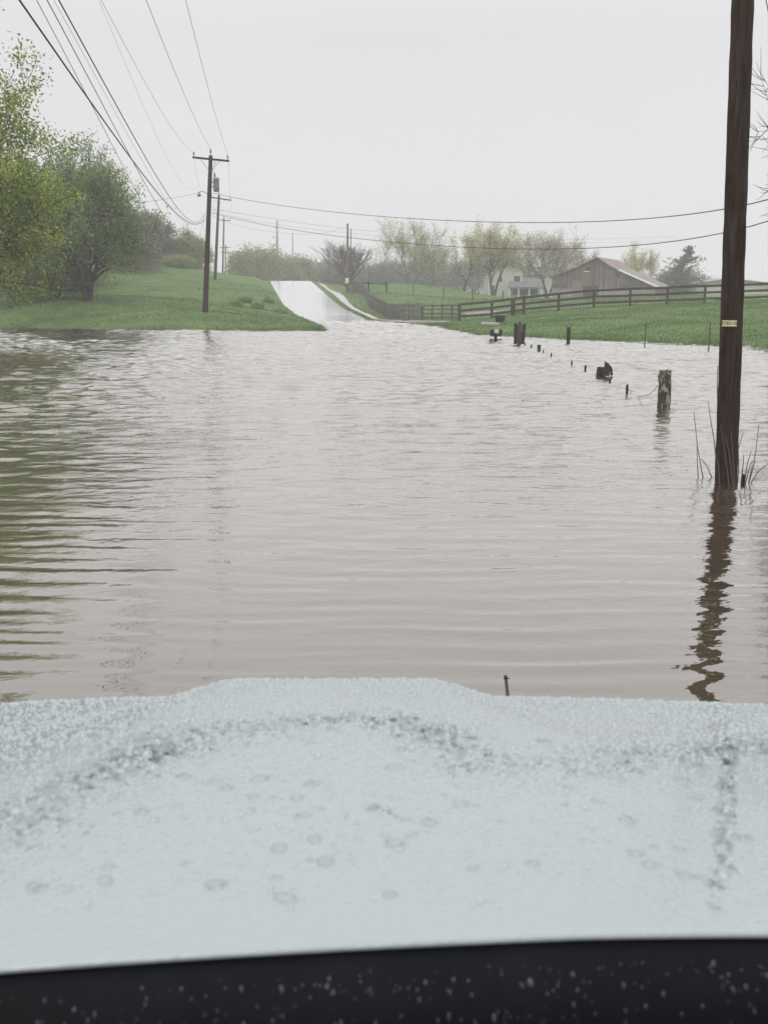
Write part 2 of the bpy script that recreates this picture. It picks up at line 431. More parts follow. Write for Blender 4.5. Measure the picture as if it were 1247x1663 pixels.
tag(npmesh('farm_lane', V, np.stack([ii[:-1, :-1], ii[1:, :-1], ii[1:, 1:], ii[:-1, 1:]], -1).reshape(-1, 4), M['gravel'], smooth=True), kind='structure', label='pale gravel lane behind the long board fence')

# ------------------------------------------------------------------ flood water
t = NT('flood_water')
tcn = t.n('ShaderNodeTexCoord')
wv = tcn.outputs['Object']
def wav(sx, sy, sc, det, rough, dist=0, rz=0):
    mp = t.n('ShaderNodeMapping', {'Vector': wv, 'Scale': (sx, sy, 1), 'Rotation': (0, 0, rz)}).outputs[0]
    return t.noise(mp, sc, det, rough, dist)
yy = t.n('ShaderNodeSeparateXYZ', {'Vector': wv}).outputs['Y']
far = t.rng(yy, 7, 22, 0, 1)
chop = wav(1.3, 2.4, 1.9, 3, .5, .4, R(8))
fine = wav(1.6, 2.6, 6.0, 2, .5, .2, R(-4))
gust = t.rng(wav(.10, .22, 1.0, 3, .6), .35, .65, .35, 1.0)
h = t.math('MULTIPLY', t.math('ADD', t.math('MULTIPLY', chop, 1.0), t.math('MULTIPLY', fine, .22)), t.math('MULTIPLY', gust, t.rng(yy, 6, 18, .10, 1.0)))
nrm = t.bump(h, 1.0, .050)
fr = t.n('ShaderNodeLayerWeight', {'Blend': .5, 'Normal': nrm}).outputs['Facing']
fac = t.ramp(fr, [(.0, (.06,)*3), (.45, (.21,)*3), (.64, (.385,)*3), (.75, (.58,)*3), (.90, (.88,)*3), (1.0, (.98,)*3)])
mud = t.ramp(wav(.3, .3, 1, 3, .5), [(.3, (.075, .057, .038)), (.7, (.098, .076, .053))])
df = t.n('ShaderNodeBsdfDiffuse', {'Color': mud})
gl = t.n('ShaderNodeBsdfGlossy', {'Color': (.98, .957, .932, 1), 'Roughness': .015, 'Normal': nrm})
M['water'] = t.done(t.n('ShaderNodeMixShader', {0: fac, 1: df.outputs[0], 2: gl.outputs[0]}))
yr = [1.5]
while yr[-1] < 112: yr.append(yr[-1] + np.interp(yr[-1], [1.5, 10, 20, 40, 70, 112], [.035, .045, .07, .11, .16, .3]))
yr = np.array(yr); sxr = np.linspace(-1, 1, 230)
WX = sxr[None, :]*(.42*yr[:, None] + 9); WY = np.repeat(yr[:, None], 230, 1)
wr = np.random.default_rng(11); WZ = np.zeros_like(WX)
gust_ = .55 + .9*np.clip(vnoise(WX, WY, 7, 31) + .5*vnoise(WX, WY, 2.6, 32) + .5, 0, 1)
near_ = np.clip((WY-5)/16, 0, 1)
wx_ = WX + .8*vnoise(WX, WY, 3.1, 41); wy_ = WY + .35*vnoise(WX, WY, 2.3, 42) + .12*vnoise(WX, WY, .9, 43)
nearw = 1 - np.clip((WY-6)/9, 0, 1); farw = np.clip((WY-6)/14, 0, 1)*gust_
for i in range(16):      # long even ripples close to the bonnet
    lam = wr.uniform(.17, .42); th = wr.normal(.02, .06); ph = wr.uniform(0, 6.283)
    kx, ky = 2*np.pi/lam*np.sin(th), 2*np.pi/lam*np.cos(th)
    WZ += .0178*lam/(2*np.pi)*(nearw*.95+.05)*np.sin(kx*wx_*1.0 + ky*wy_ + ph)
for i in range(60):      # short crossing chop farther out
    lam = .26*(1.1/.26)**wr.random(); th = wr.normal(0, .44); ph = wr.uniform(0, 6.283)
    kx, ky = 2*np.pi/lam*np.sin(th), 2*np.pi/lam*np.cos(th)
    WZ += .0235*(1 + .85*np.clip((WY-20)/22, 0, 1))*lam/(2*np.pi)*farw*np.sin(kx*wx_ + ky*wy_ + ph)
WZ *= np.clip((WY-1.5)/3, 0, 1)
ii = np.arange(WX.size).reshape(WX.shape)
tag(npmesh('water', np.stack([WX, WY, WZ], -1).reshape(-1, 3), np.stack([ii[:-1, :-1], ii[:-1, 1:], ii[1:, 1:], ii[1:, :-1]], -1).reshape(-1, 4), M['water'], smooth=True), kind='structure', label='brown rippled flood water covering the road')

# ------------------------------------------------------------------ grass tufts on the banks
def blades(name, N, region, hmin, hmax, wid, m, label, lean=.5):
    X, Y = region(N); Z = np.array([gz(x, y) for x, y in zip(X, Y)])
    rx, rz__, rh = road_at(Y)
    ok = (Z > -.10) & (np.abs(X-rx) > rh + rng.uniform(-.25, .1, len(X))) & (np.abs(X-rx-rh-1.35) > np.where(Y > 93, .5, 0))
    X, Y, Z = X[ok], Y[ok], Z[ok]; n_ = len(X)
    hh = rng.uniform(hmin, hmax, n_)*(.7+.9*np.clip(vnoise(X, Y, 1.7, 5)+.5, 0, 1)); an = rng.uniform(0, 6.283, n_); ww = wid*rng.uniform(.6, 1.5, n_)
    dx, dy = np.cos(an)*ww, np.sin(an)*ww; la = rng.uniform(0, 6.283, n_); le = hh*lean*rng.uniform(0, 1, n_)
    A_ = np.stack([X-dx, Y-dy, Z-.03], -1); B_ = np.stack([X+dx, Y+dy, Z-.03], -1)
    C_ = np.stack([X+np.cos(la)*le, Y+np.sin(la)*le, Z+hh], -1)
    V = np.stack([A_, B_, C_], 1).reshape(-1, 3)
    return tag(npmesh(name, V, np.arange(len(V)).reshape(-1, 3), m), label, 'grass', kind='stuff')
t = NT('blade'); v = t.coord(); g = t.n('ShaderNodeNewGeometry')
f_ = t.math('ADD', t.math('MULTIPLY', t.noise(v, .9, 4, .7), .45), t.math('MULTIPLY', g.outputs['Random Per Island'], .52))
col = grass_col(t, v, f_); b = t.bsdf(col, .7); t.set(b, 'Specular IOR Level', .25)
M['blade'] = t.done(t.n('ShaderNodeMixShader', {0: .3, 1: b.outputs[0], 2: t.n('ShaderNodeBsdfTranslucent', {'Color': col}).outputs[0]}))
def reg_left(N):
    Y = 62 + 62*rng.random(N)**1.7; return rng.uniform(-1, 0, N)*(.40*Y) + 1.0, Y
def reg_right(N):
    Y = 38 + 44*rng.random(N)**1.1; return rng.uniform(0, 1, N)*(.40*Y)+1.5, Y
def reg_field(N):
    Y = 82 + 70*rng.random(N); return rng.uniform(-5, .30*Y, N), Y
blades('grass', 90000, reg_left, .04, .11, .020, M['blade'], 'short green grass over the left bank')
blades('grass', 80000, reg_right, .035, .10, .018, M['blade'], 'short green grass over the right bank')
def reg_edge(N):
    Xs, Ys = [], []
    for reg in (reg_left, reg_right):
        x, y = reg(N); zz = np.array([gz(a, c) for a, c in zip(x, y)]); k_ = (zz > -.10) & (zz < .05 + .06*rng.random(len(zz))) & (vnoise(x, y, 1.3, 91) > -.1); Xs.append(x[k_]); Ys.append(y[k_])
    return np.concatenate(Xs), np.concatenate(Ys)
blades('grass', 120000, reg_edge, .07, .20, .014, M['blade'], 'half drowned taller grass along the waterline', .8)
blades('grass', 40000, reg_field, .06, .16, .03, M['blade'], 'pasture grass inside the board fence')

# ------------------------------------------------------------------ trees
def gen_tree(seed, h, wdt, levels=4, nb=(6, 5, 5, 4), up=.35, spread=55, trunkfrac=.28, trunks=1, wig=.18, dens=1.0, flat=.0):
    """returns branch polylines [(pts,radii)] and twig points; scaled to height h, width wdt, base at origin"""
    rd = random.Random(seed); br = []; tw = []
    def grow(p, d, ln, r, lv):
        k_ = 4 if lv < 2 else 3
        pts = [p]; rr = [r]; q = p.copy(); dirv = d.copy()
        for i in range(k_):
            dirv = (dirv + Vector((rd.uniform(-1, 1), rd.uniform(-1, 1), rd.uniform(-1, 1)))*wig + Vector((0, 0, up*.18))).normalized()
            q = q + dirv*(ln/k_); pts.append(q.copy()); rr.append(r*(1-.62*(i+1)/k_))
        br.append((pts, rr, lv))
        if lv >= levels: tw.append((pts[-2], pts[-1])); return
        cnt = nb[min(lv, len(nb)-1)]
        for c in range(cnt):
            tt = rd.uniform(trunkfrac if lv == 0 else .25, 1.0) if c < cnt-1 else 1.0
            x = tt*k_; i = min(int(x), k_-1); pos = pts[i].lerp(pts[i+1], x-i)
            base = (pts[i+1]-pts[i]).normalized()
            ang = R(spread)*rd.uniform(.45, 1.0) if c < cnt-1 else R(12)
            az = rd.uniform(0, 6.283) if lv else (c*2.4 + rd.uniform(-.4, .4))
            a_ = base.orthogonal().normalized(); a_.rotate(Matrix.Rotation(az, 3, base))
            nd = (base*math.cos(ang) + a_*math.sin(ang)); nd.z += up*.25; nd.normalize()
            rloc = r*(1-.62*tt)
            grow(pos, nd, ln*rd.uniform(.52, .80)*(1.05-.35*tt if lv == 0 else 1), max(rloc*rd.uniform(.55, .75), .0012), lv+1)
    for k_ in range(trunks):
        d0 = Vector((0, 0, 1)) if trunks == 1 else Vector((math.cos(k_*6.283/trunks+.4)*.38, math.sin(k_*6.283/trunks+.4)*.38, 1)).normalized()
        grow(Vector((0, 0, 0)), d0, .52, .030/ (1 if trunks == 1 else 1.3), 0)
    allp = np.array([p for b in br for p in b[0]])
    zmax = np.percentile(allp[:, 2], 99.7); hw = np.percentile(np.hypot(allp[:, 0], allp[:, 1]), 98)
    sz = h/zmax; sx = wdt/2/hw; s = min(sz, sx*1.4)
    br2 = [([Vector((p.x*sx, p.y*sx, p.z*sz)) for p in b[0]], [r*sz for r in b[1]], b[2]) for b in br]
    tw2 = [(Vector((a.x*sx, a.y*sx, a.z*sz)), Vector((b.x*sx, b.y*sx, b.z*sz))) for a, b in tw]
    return br2, tw2
def branch_mesh(br, base, minr):
    VV = []; FF = []; off = 0
    for pts, rr, lv in br:
        n_ = 8 if lv == 0 else (5 if lv == 1 else 3)
        P_ = np.array(pts); k_ = len(P_)
        T = np.gradient(P_, axis=0); T /= np.linalg.norm(T, axis=1)[:, None] + 1e-9
        ref = np.where(np.abs(T[:, 2:3]) < .9, np.array([[0, 0, 1.]]), np.array([[1., 0, 0]]))
        X_ = np.cross(T, ref); X_ /= np.linalg.norm(X_, axis=1)[:, None] + 1e-9; Y_ = np.cross(T, X_)
        r_ = np.maximum(np.array(rr), minr)
        if lv == 0: r_ = r_ * np.where(np.arange(k_) == 0, 1.5, 1)
        a_ = np.arange(n_)*2*np.pi/n_
        ring = P_[:, None, :] + r_[:, None, None]*(np.cos(a_)[None, :, None]*X_[:, None, :] + np.sin(a_)[None, :, None]*Y_[:, None, :])
        VV.append(ring.reshape(-1, 3))
        i = np.arange(k_-1)[:, None]*n_; j = np.arange(n_)[None, :]; j1 = (j+1) % n_
        FF.append(np.stack([i+j, i+j1, i+n_+j1, i+n_+j], -1).reshape(-1, 4)+off); off += k_*n_
    return np.concatenate(VV) + np.array(base), np.concatenate(FF)
def leaf_mesh(tw, base, per, size, spread, seed, keep=1.0, droop=0.0):
    rg = np.random.default_rng(seed)
    A_ = np.array([a for a, b in tw]); B_ = np.array([b for a, b in tw])
    if keep < 1: m_ = rg.random(len(A_)) < keep; A_, B_ = A_[m_], B_[m_]
    A_ = np.repeat(A_, per, 0); B_ = np.repeat(B_, per, 0); N = len(A_)
    c = A_ + (B_-A_)*rg.uniform(-.3, 1.1, (N, 1)) + rg.normal(0, spread, (N, 3)); c[:, 2] -= droop*rg.random(N)
    a = rg.normal(size=(N, 3)); a /= np.linalg.norm(a, axis=1)[:, None]
    b = np.cross(a, rg.normal(size=(N, 3))); b /= np.linalg.norm(b, axis=1)[:, None]
    s = size*rg.uniform(.55, 1.35, (N, 1))
    V = np.stack([c-a*s*.6, c+b*s*.32, c+a*s*.6, c-b*s*.32], 1).reshape(-1, 3) + np.array(base)
    return V, np.arange(4*N).reshape(-1, 4)
def tree(name, label, cat, base, h, wdt, leafmat, barkmat, seed, per=6, size=.25, spread=.3, keep=1.0, minr=.02, group=None, droop=0, sink=.15, fill=0, **kw):
    base = Vector(base)
    o = thing(name, base, label, cat, group)
    br, tw = gen_tree(seed, h, wdt, **kw)
    bb = base - Vector((0, 0, sink))
    V, Fq = branch_mesh(br, bb, minr); npmesh('trunk', V, Fq, barkmat, o, smooth=True)
    if leafmat and per:
        if fill:
            rf = np.random.default_rng(seed+9); a_ = rf.uniform(0, 6.283, fill); r_ = np.sqrt(rf.random(fill))*wdt*.46; z_ = h*rf.random(fill)**1.25*(1-.55*(r_/(wdt*.5))**2)*.86
            tw = tw + [(Vector((math.cos(a)*r, math.sin(a)*r, z)), Vector((math.cos(a)*r*1.04, math.sin(a)*r*1.04, z+.25))) for a, r, z in zip(a_, r_, z_)]
        V, Fq = leaf_mesh(tw, bb, per, size, spread, seed+1, keep, droop); npmesh('crown', V, Fq, leafmat, o)
    return o
M['leaf_near'] = mat_leaf('leaf_near', (.09, .14, .022), (.28, .36, .055), (.54, .60, .15), .45, .9)
M['leaf_mid'] = mat_leaf('leaf_mid', (.12, .165, .06), (.24, .31, .105), (.38, .45, .17), .45, .35)
M['leaf_yellow'] = mat_leaf('leaf_yellow', (.40, .38, .16), (.58, .54, .24), (.70, .66, .35), .5, .3)
M['leaf_pink'] = mat_leaf('leaf_pink', (.36, .30, .20), (.50, .42, .28), (.58, .54, .36), .5, .3)
M['leaf_green'] = mat_leaf('leaf_green', (.19, .24, .085), (.32, .37, .14), (.44, .48, .21), .45, .3)
M['leaf_conifer'] = mat_leaf('leaf_conifer', (.035, .045, .035), (.06, .075, .055), (.10, .11, .085), .15, .5)
M['leaf_brown'] = mat_leaf('leaf_brown', (.16, .14, .13), (.24, .21, .19), (.32, .285, .235), .35, .4)

def g_at(px, py, d):
    p = at(px, py, d); return Vector((p.x, d, gz(p.x, d)))
# left: near leafy tree, big multi-stem tree, scrub behind
tree_near = dict(levels=4, nb=(11, 6, 5, 4), up=.1, trunkfrac=.10)
def big_near():
    base = Vector((-20.5, 45.5, gz(-20.5, 45.5)))
    o = thing('leafy_tree', base, 'large yellow green tree reaching in from the left edge over the water', 'tree')
    br, tw = gen_tree(23, 14.4, 14.2, spread=66, **tree_near)
    br = [b for b in br if b[2] < 2 or min(p.z for p in b[0]) > 1.9]; tw = [q for q in tw if min(q[0].z, q[1].z) > 2.1]
    bb = base - Vector((0, 0, .2))
    V, Fq = branch_mesh(br, bb, .012); npmesh('trunk', V, Fq, M['bark_dark'], o, smooth=True)
    V, Fq = leaf_mesh(tw, bb, 96, .14, .28, 5, .88, .1); npmesh('crown', V, Fq, M['leaf_near'], o)
big_near()
tree('multi_stem_tree', 'broad dark green tree with many stems and low drooping branches on the left bank', 'tree', g_at(142, 491, 77), 10.3, 9.2, M['leaf_mid'], M['bark_dark'], 5,
     per=24, size=.16, spread=.32, minr=.013, levels=4, nb=(7, 6, 5, 3), up=.28, trunks=4, trunkfrac=.2, wig=.16) 
# understorey on the left bank
def bush(label, base, h, wdt, leafmat, barkmat, seed, per=10, size=.2, cat='shrub', name='shrub', group=None, spread_=.25, keep=1., minr=.015, trunks=5, fill=260):
    return tree(name, label, cat, base, h, wdt, leafmat, barkmat, seed, fill=fill, per=per, size=size, spread=spread_, keep=keep, minr=minr, group=group,
                levels=3, nb=(6, 6, 5), up=.3, trunks=trunks, trunkfrac=.1, wig=.2)
G1 = 'scrub along the left bank'
bush('dark green thicket at the foot of the multi stem tree', g_at(95, 492, 78), 3.4, 6.0, M['leaf_mid'], M['bark_dark'], 31, 14, .16, group=G1)
bush('dark brambly bush left of the multi stem tree at the frame edge', g_at(28, 492, 77), 4.4, 6.2, M['leaf_mid'], M['bark_dark'], 32, 14, .16, group=G1)
tree('understorey_tree', 'pale green bushy tree behind the large left tree', 'tree', g_at(30, 470, 95), 11.5, 11, M['leaf_green'], M['bark_dark'], 33, per=12, size=.2, spread=.35, fill=500, levels=4, nb=(7, 5, 5, 3), trunkfrac=.1, trunks=2)
tree('understorey_tree', 'dull green tree rising behind the multi stem tree', 'tree', g_at(118, 462, 104), 7.0, 8, M['leaf_mid'], M['bark_dark'], 34, per=10, size=.2, spread=.35, fill=500, levels=4, nb=(7, 5, 5, 3), trunkfrac=.15, trunks=2)
tree('understorey_tree', 'twiggy grey green tree to the right behind the multi stem tree', 'tree', g_at(212, 446, 122), 6.6, 7.5, M['leaf_brown'], M['bark_dark'], 36, per=4, size=.2, spread=.35, fill=500, levels=4, nb=(7, 5, 5, 3), trunkfrac=.1, trunks=3)
G2 = 'scrub on top of the left hill'
for i, (px, d, h, wd, lm, lab) in enumerate([
    (214, 126, 3.4, 6, 'leaf_mid', 'green scrub bush at the foot of the slope right of the multi stem tree'),
    (232, 138, 7.0, 7, 'leaf_brown', 'brownish bare scrub at the left end of the hill crest'),
    (262, 142, 6.3, 6, 'leaf_brown', 'purple brown scrub bush on the hill crest next to the pale one'),
    (292, 146, 5.4, 7, 'leaf_green', 'pale green rounded bush on the middle of the hill crest'),
    (318, 150, 4.8, 6, 'leaf_green', 'pale green bush on the hill crest just left of the pole')]):
    bush(lab, g_at(px, 440, d), h, wd, M[lm], M['bark_grey'], 40+i, 9, .24, group=G2)
bush('low yellow green bush at the grassy lip of the hill crest', g_at(288, 440, 131), 1.3, 3.4, M['leaf_green'], M['bark_grey'], 46, 7, .16)
# trees beyond the hill crest
G3 = 'hazy trees beyond the hill crest'
for i, (px, d, top, wd, lm, lab) in enumerate([
    (398, 205, 406, 8.0, 'leaf_green', 'hazy pale green tree beyond the crest just right of the far poles'),
    (428, 210, 400, 9.0, 'leaf_green', 'tallest hazy green tree beyond the crest left of the grey mast'),
    (462, 215, 416, 7.0, 'leaf_green', 'hazy green tree between the grey mast and the thin pole'),
    (487, 222, 418, 6.5, 'leaf_green', 'hazy green tree right of the thin pole beyond the road crest'),
    (512, 235, 428, 9.0, 'leaf_brown', 'low hazy brown tree under the substation beam'),
    (540, 240, 424, 8.0, 'leaf_green', 'hazy tree at the right upright of the substation frame')]):
    b_ = g_at(px, 455, d); zt = at(px, top, d).z
    tree('hazy_tree', lab, 'tree', b_, max(zt-b_.z, 3), wd, M[lm], M['bark_grey'], 60+i, per=9, size=.34, spread=.5, minr=.03, group=G3, fill=350, levels=3, nb=(8, 7, 6), trunkfrac=.05, trunks=2, up=.3)
G4 = 'distant purple grey thicket behind the field'
for i, (px, d, top, wd, lab) in enumerate([
    (598, 250, 432, 9, 'low purple grey thicket just right of the speed sign pole'),
    (622, 245, 424, 10, 'purple grey thicket left of the tall spreading tree'),
    (655, 255, 420, 12, 'purple grey thicket under the tall spreading tree'),
    (700, 250, 404, 12, 'highest purple grey thicket right of the tall spreading tree'),
    (735, 255, 424, 11, 'purple grey thicket behind the olive tree'),
    (770, 250, 428, 10, 'purple grey thicket left of the white house'), (680, 262, 440, 16, 'long low purple grey thicket along the field brow'), (575, 262, 440, 14, 'low purple grey thicket behind the bare fan shaped tree'),
    (1100, 186, 436, 10, 'dark twiggy thicket behind the right end of the barn')]):
    b_ = g_at(px, 466, d); zt = at(px, top, d).z
    bush(lab, b_, max(zt-b_.z, 2.5), wd, M['leaf_brown'], M['bark_grey'], 80+i, 8, .30, cat='thicket', name='thicket', group=G4, spread_=.5, minr=.03)
# bare red-twigged tree behind the sign pole
b_ = g_at(566, 470, 150)
def fan_tree():
    o = thing('bare_tree', b_, 'bare reddish fan shaped tree behind the speed sign pole', 'tree')
    br, tw = gen_tree(91, at(566, 391, 150).z - b_.z, 7.6, levels=3, nb=(7, 5, 4), up=.6, spread=38, trunks=7, trunkfrac=.15, wig=.08)
    V, Fq = branch_mesh(br, b_-Vector((0, 0, .1)), .020); npmesh('trunk', V, Fq, M['bark_red'], o, smooth=True)
fan_tree()
# big trees round the house and the barn
def field_tree(label, px, base_y, d, top, wd, lm, bm, seed, per, keep=1., sz=.30, nb=(7, 5, 5, 3), spr=58, cat='tree', tf=.3, ms=1, up=.3):
    b_ = g_at(px, base_y, d); zt = at(px, top, d).z
    o = thing('field_tree', b_, label, cat, 'big trees by the farmhouse')
    br, tw = gen_tree(seed, zt-b_.z, wd, levels=4, nb=nb, up=up, spread=spr, trunkfrac=tf, trunks=ms)
    V, Fq = branch_mesh(br, b_-Vector((0, 0, .2)), .017); npmesh('trunk', V, Fq, bm, o, smooth=True)
    V, Fq = leaf_mesh(tw, b_-Vector((0, 0, .2)), per, sz, .34, seed+1, keep); npmesh('crown', V, Fq, lm, o)
field_tree('tallest pale yellow tree with wide bare limbs at the left of the field', 668, 468, 190, 358, 12.5, M['leaf_yellow'], M['bark_grey'], 101, 9, .8, .21, tf=.3, ms=2)
field_tree('purple twigged tree with few leaves right beside the tallest field tree', 705, 468, 195, 384, 8.5, M['leaf_brown'], M['bark_grey'], 102, 3, .6, .25)
field_tree('olive yellow round tree with forked trunk left of the house', 752, 475, 172, 371, 9.2, M['leaf_yellow'], M['bark_dark'], 103, 14, .92, .21, tf=.35)
field_tree('tall yellow green tree with twin trunks standing before the house', 801, 472, 168, 361, 8.8, M['leaf_yellow'], M['bark_dark'], 104, 11, .85, .20, tf=.35, ms=2)
field_tree('pinkish budding tree between the house and the barn', 888, 482, 165, 377, 11.2, M['leaf_pink'], M['bark_dark'], 105, 12, .9, .19, tf=.25, ms=2)
field_tree('small bare grey tree peeking over the left slope of the barn roof', 955, 470, 195, 402, 7.0, M['leaf_brown'], M['bark_grey'], 106, 2, .5, .22)
field_tree('pale green round tree rising behind the barn roof', 1038, 470, 185, 394, 7.8, M['leaf_yellow'], M['bark_grey'], 107, 12, .9, .20)
# leaning ragged conifer
def conifer():
    b_ = g_at(1094, 474, 176); H = at(1115, 402, 176).z - b_.z
    o = thing('conifer_tree', b_, 'ragged dark grey conifer leaning right beside the barn', 'tree')
    rd = random.Random(4); br = []; tw = []
    top = b_ + Vector((2.2, 0, H)); tr = [b_ + (top-b_)*k_/6 + Vector((rd.uniform(-.1, .1), 0, 0)) for k_ in range(7)]
    br.append(([Vector(p) for p in tr], [.16*(1-.85*k_/6) for k_ in range(7)], 0))
    for i in range(80):
        u = rd.uniform(.12, 1); p = b_ + (top-b_)*u; ln = (3.7*(1-u)**.8 + .9)*rd.choice([.3, .5, .8, 1.0, 1.35]); az = rd.uniform(0, 6.283)
        q = p + Vector((math.cos(az)*ln, math.sin(az)*ln, ln*rd.uniform(.05, .40)))
        br.append(([p, p.lerp(q, .5)-Vector((0, 0, .08)), q], [.05, .035, .02], 1))
        for s_ in range(9):
            w_ = rd.uniform(.2, 1); a = p.lerp(q, w_); tw.append((a, a + Vector((rd.uniform(-.5, .5), rd.uniform(-.5, .5), rd.uniform(-.15, .3)))))
    V, Fq = branch_mesh(br, (0, 0, 0), .02); npmesh('trunk', V, Fq, M['bark_grey'], o, smooth=True)
    V, Fq = leaf_mesh(tw, (0, 0, 0), 6, .24, .14, 9); npmesh('crown', V, Fq, M['leaf_conifer'], o)
conifer()
# bare tree just outside the right edge, its twigs reach into the picture
def right_bare():
    base = Vector((15.3, 31, gz(15.3, 31)))
    o = thing('bare_tree', base, 'bare grey tree with fine twigs reaching in at the right edge', 'tree')
    br, tw = gen_tree(57, 11.0, 8.4, levels=4, nb=(10, 8, 7, 5), wig=.26, up=.2, spread=66, trunkfrac=.3)
    V, Fq = branch_mesh(br, base-Vector((0, 0, .2)), .0032); npmesh('trunk', V, Fq, M['bark_grey'], o, smooth=True)
right_bare()
# weeds on the left roadside bank
G5 = 'weed clumps on the left bank'
for i, (px, d, h, wd, lab) in enumerate([
    (398, 96, .50, 1.3, 'dark green weed clump halfway up the left bank'), (418, 92, .45, 1.1, 'dark green weed clump lower on the left bank'),
    (452, 88, .35, 1.2, 'pale weed clump next to the road edge on the left bank'), (382, 90, .40, 1.0, 'low weed clump right of the nearest wooden pole'), (436, 99, .35, 1.0, 'small weed clump above the others on the left bank')]):
    bush(lab, g_at(px, 480, d), h, wd, M['leaf_mid' if i != 2 else 'leaf_green'], M['bark_dark'], 140+i, 5, .09, cat='weeds', name='weed_clump', group=G5, spread_=.10, minr=.005)

# ------------------------------------------------------------------ utility poles and wires
def pole_tube(base, top, r0, r1, n_=14, k_=12):
    return MB().tube([base.lerp(top, i/k_) for i in range(k_+1)], [r0+(r1-r0)*i/k_ for i in range(k_+1)], n_)
def insul(p, h=.22, r=.05):
    return MB().lathe(p, [(.018, 0), (.018, h*.35), (r, h*.4), (r*1.05, h*.55), (r*.6, h*.62), (r*.8, h*.75), (r*.55, h*.95), (.02, h)], 8)
def cross_pole(label, base, top, armc, a0, a1, r0, r1, mt, group='wooden poles along the left bank', braces=True, pin=True, scale=1.0):
    o = thing('utility_pole', base, label, 'utility pole', group)
    pole_tube(base - Vector((0, 0, .3)), top, r0, r1).build('pole', mt, o, smooth=True)
    d = (a1-a0); rz = math.atan2(d.y, d.x); ry = -math.atan2(d.z, math.hypot(d.x, d.y))
    off = Vector((math.sin(rz), -math.cos(rz), 0))*(r1+.05)*.9
    MB().box((a0+a1)/2 + off, (d.length, .10*scale, .125*scale), rz, 0, ry).build('crossarm', mt, o, bevel=.01)
    if braces:
        for e_ in (a0, a1):
            s_ = armc.lerp(e_, .58) + off; t_ = armc + (base-top).normalized()*.78*scale + off*.8
            MB().tube([s_, t_], .016*scale, 5).build('brace', M['steel'], o)
    if pin:
        for e_ in (a0.lerp(a1, .04), a0.lerp(a1, .96)): insul(e_ + off*.9 + Vector((0, 0, .06)), .30, .055).build('insulator', M['steel_dark'], o, smooth=True)
        insul(top, .42, .06).build('insulator', M['steel_dark'], o, smooth=True)
    return o
D1 = 71.5
p1b = at(333, 505, D1); p1b.z = gz(p1b.x, D1); p1t = at(342.5, 252.5, D1)
p1 = cross_pole('tall brown wooden pole with crossarm, grey transformer and lamp on the left bank', p1b, p1t, at(342.3, 259, D1), at(313.5, 256, D1), at(373, 262, D1), .19, .125, M['pole_far'])
# transformer hanging on the right, with its bushing and cut-out
tcen = at(351.5, 300, D1-.1)
tr_ = MB().lathe(tcen - Vector((0, 0, .42)), [(.16, -.02), (.19, .02), (.195, .35), (.195, .72), (.205, .74), (.205, .80), (.15, .86), (.05, .89)], 18).build('transformer', M['steel'], p1, smooth=True)
MB().lathe(tcen + Vector((-.09, 0, .43)), [(.03, 0), (.06, .04), (.035, .08), (.06, .12), (.035, .16), (.055, .2), (.03, .26), (.015, .34)], 10).build('bushing', M['steel_dark'], tr_, smooth=True)
for py in (296, 303.5): MB().box(at(347, py, D1), (.28, .06, .05)).build('bracket', M['steel_dark'], tr_)
MB().tube([at(349.6, 287, D1), at(347, 278, D1), at(345.6, 272, D1)], .012, 5).tube([at(346.5, 271, D1), at(349, 267, D1), at(351, 264, D1), at(350, 262.5, D1), at(347.5, 264, D1)], .014, 5).build('lead_wire', M['wire'], p1)
# lamp on a short arm to the left
lc = at(323.5, 314, D1)
lp = MB().lathe(lc - Vector((0, 0, .18)), [(.05, -.03), (.12, 0), (.135, .10), (.125, .12), (.06, .15), (.07, .24), (.05, .27)], 14).build('street_light', M['steel'], p1, smooth=True)
MB().tube([lc + Vector((0, 0, .08)), at(328, 311, D1), at(332, 311.6, D1), at(337, 315, D1)], .022, 6).build('lamp_arm', M['steel_dark'], lp)
p2b = at(349, 450, 122); p2b.z = gz(p2b.x, 122); p2t = at(355.8, 317, 122)
cross_pole('second wooden pole with crossarm, seen just behind the transformer pole', p2b, p2t, at(355.6, 322.5, 122), at(343, 320.5, 122), at(376, 325.5, 122), .18, .12, M['pole_far'])
p3b = at(360.5, 443, 185); p3b.z = gz(p3b.x, 185)
cross_pole('thin third wooden pole with crossarm beyond the hill brow', p3b, at(364, 354, 185), at(363.9, 358, 185), at(355.5, 357, 185), at(375, 358.6, 185), .17, .11, M['pole_far'], braces=False)
p4b = at(365.2, 441, 230); p4b.z = gz(p4b.x, 230)
cross_pole('small far pole with two crossarms, shortest in the row', p4b, at(366.6, 398, 230), at(366.5, 402, 230), at(357.5, 402.5, 230), at(375.5, 401.5, 230), .17, .12, M['pole_far'], braces=False, pin=False)
_p = [o for o in COL.objects if o.name.startswith('utility_pole')][-1]
MB().box(at(366.4, 410, 230), (2.1, .12, .12)).build('crossarm', M['pole_far'], _p)
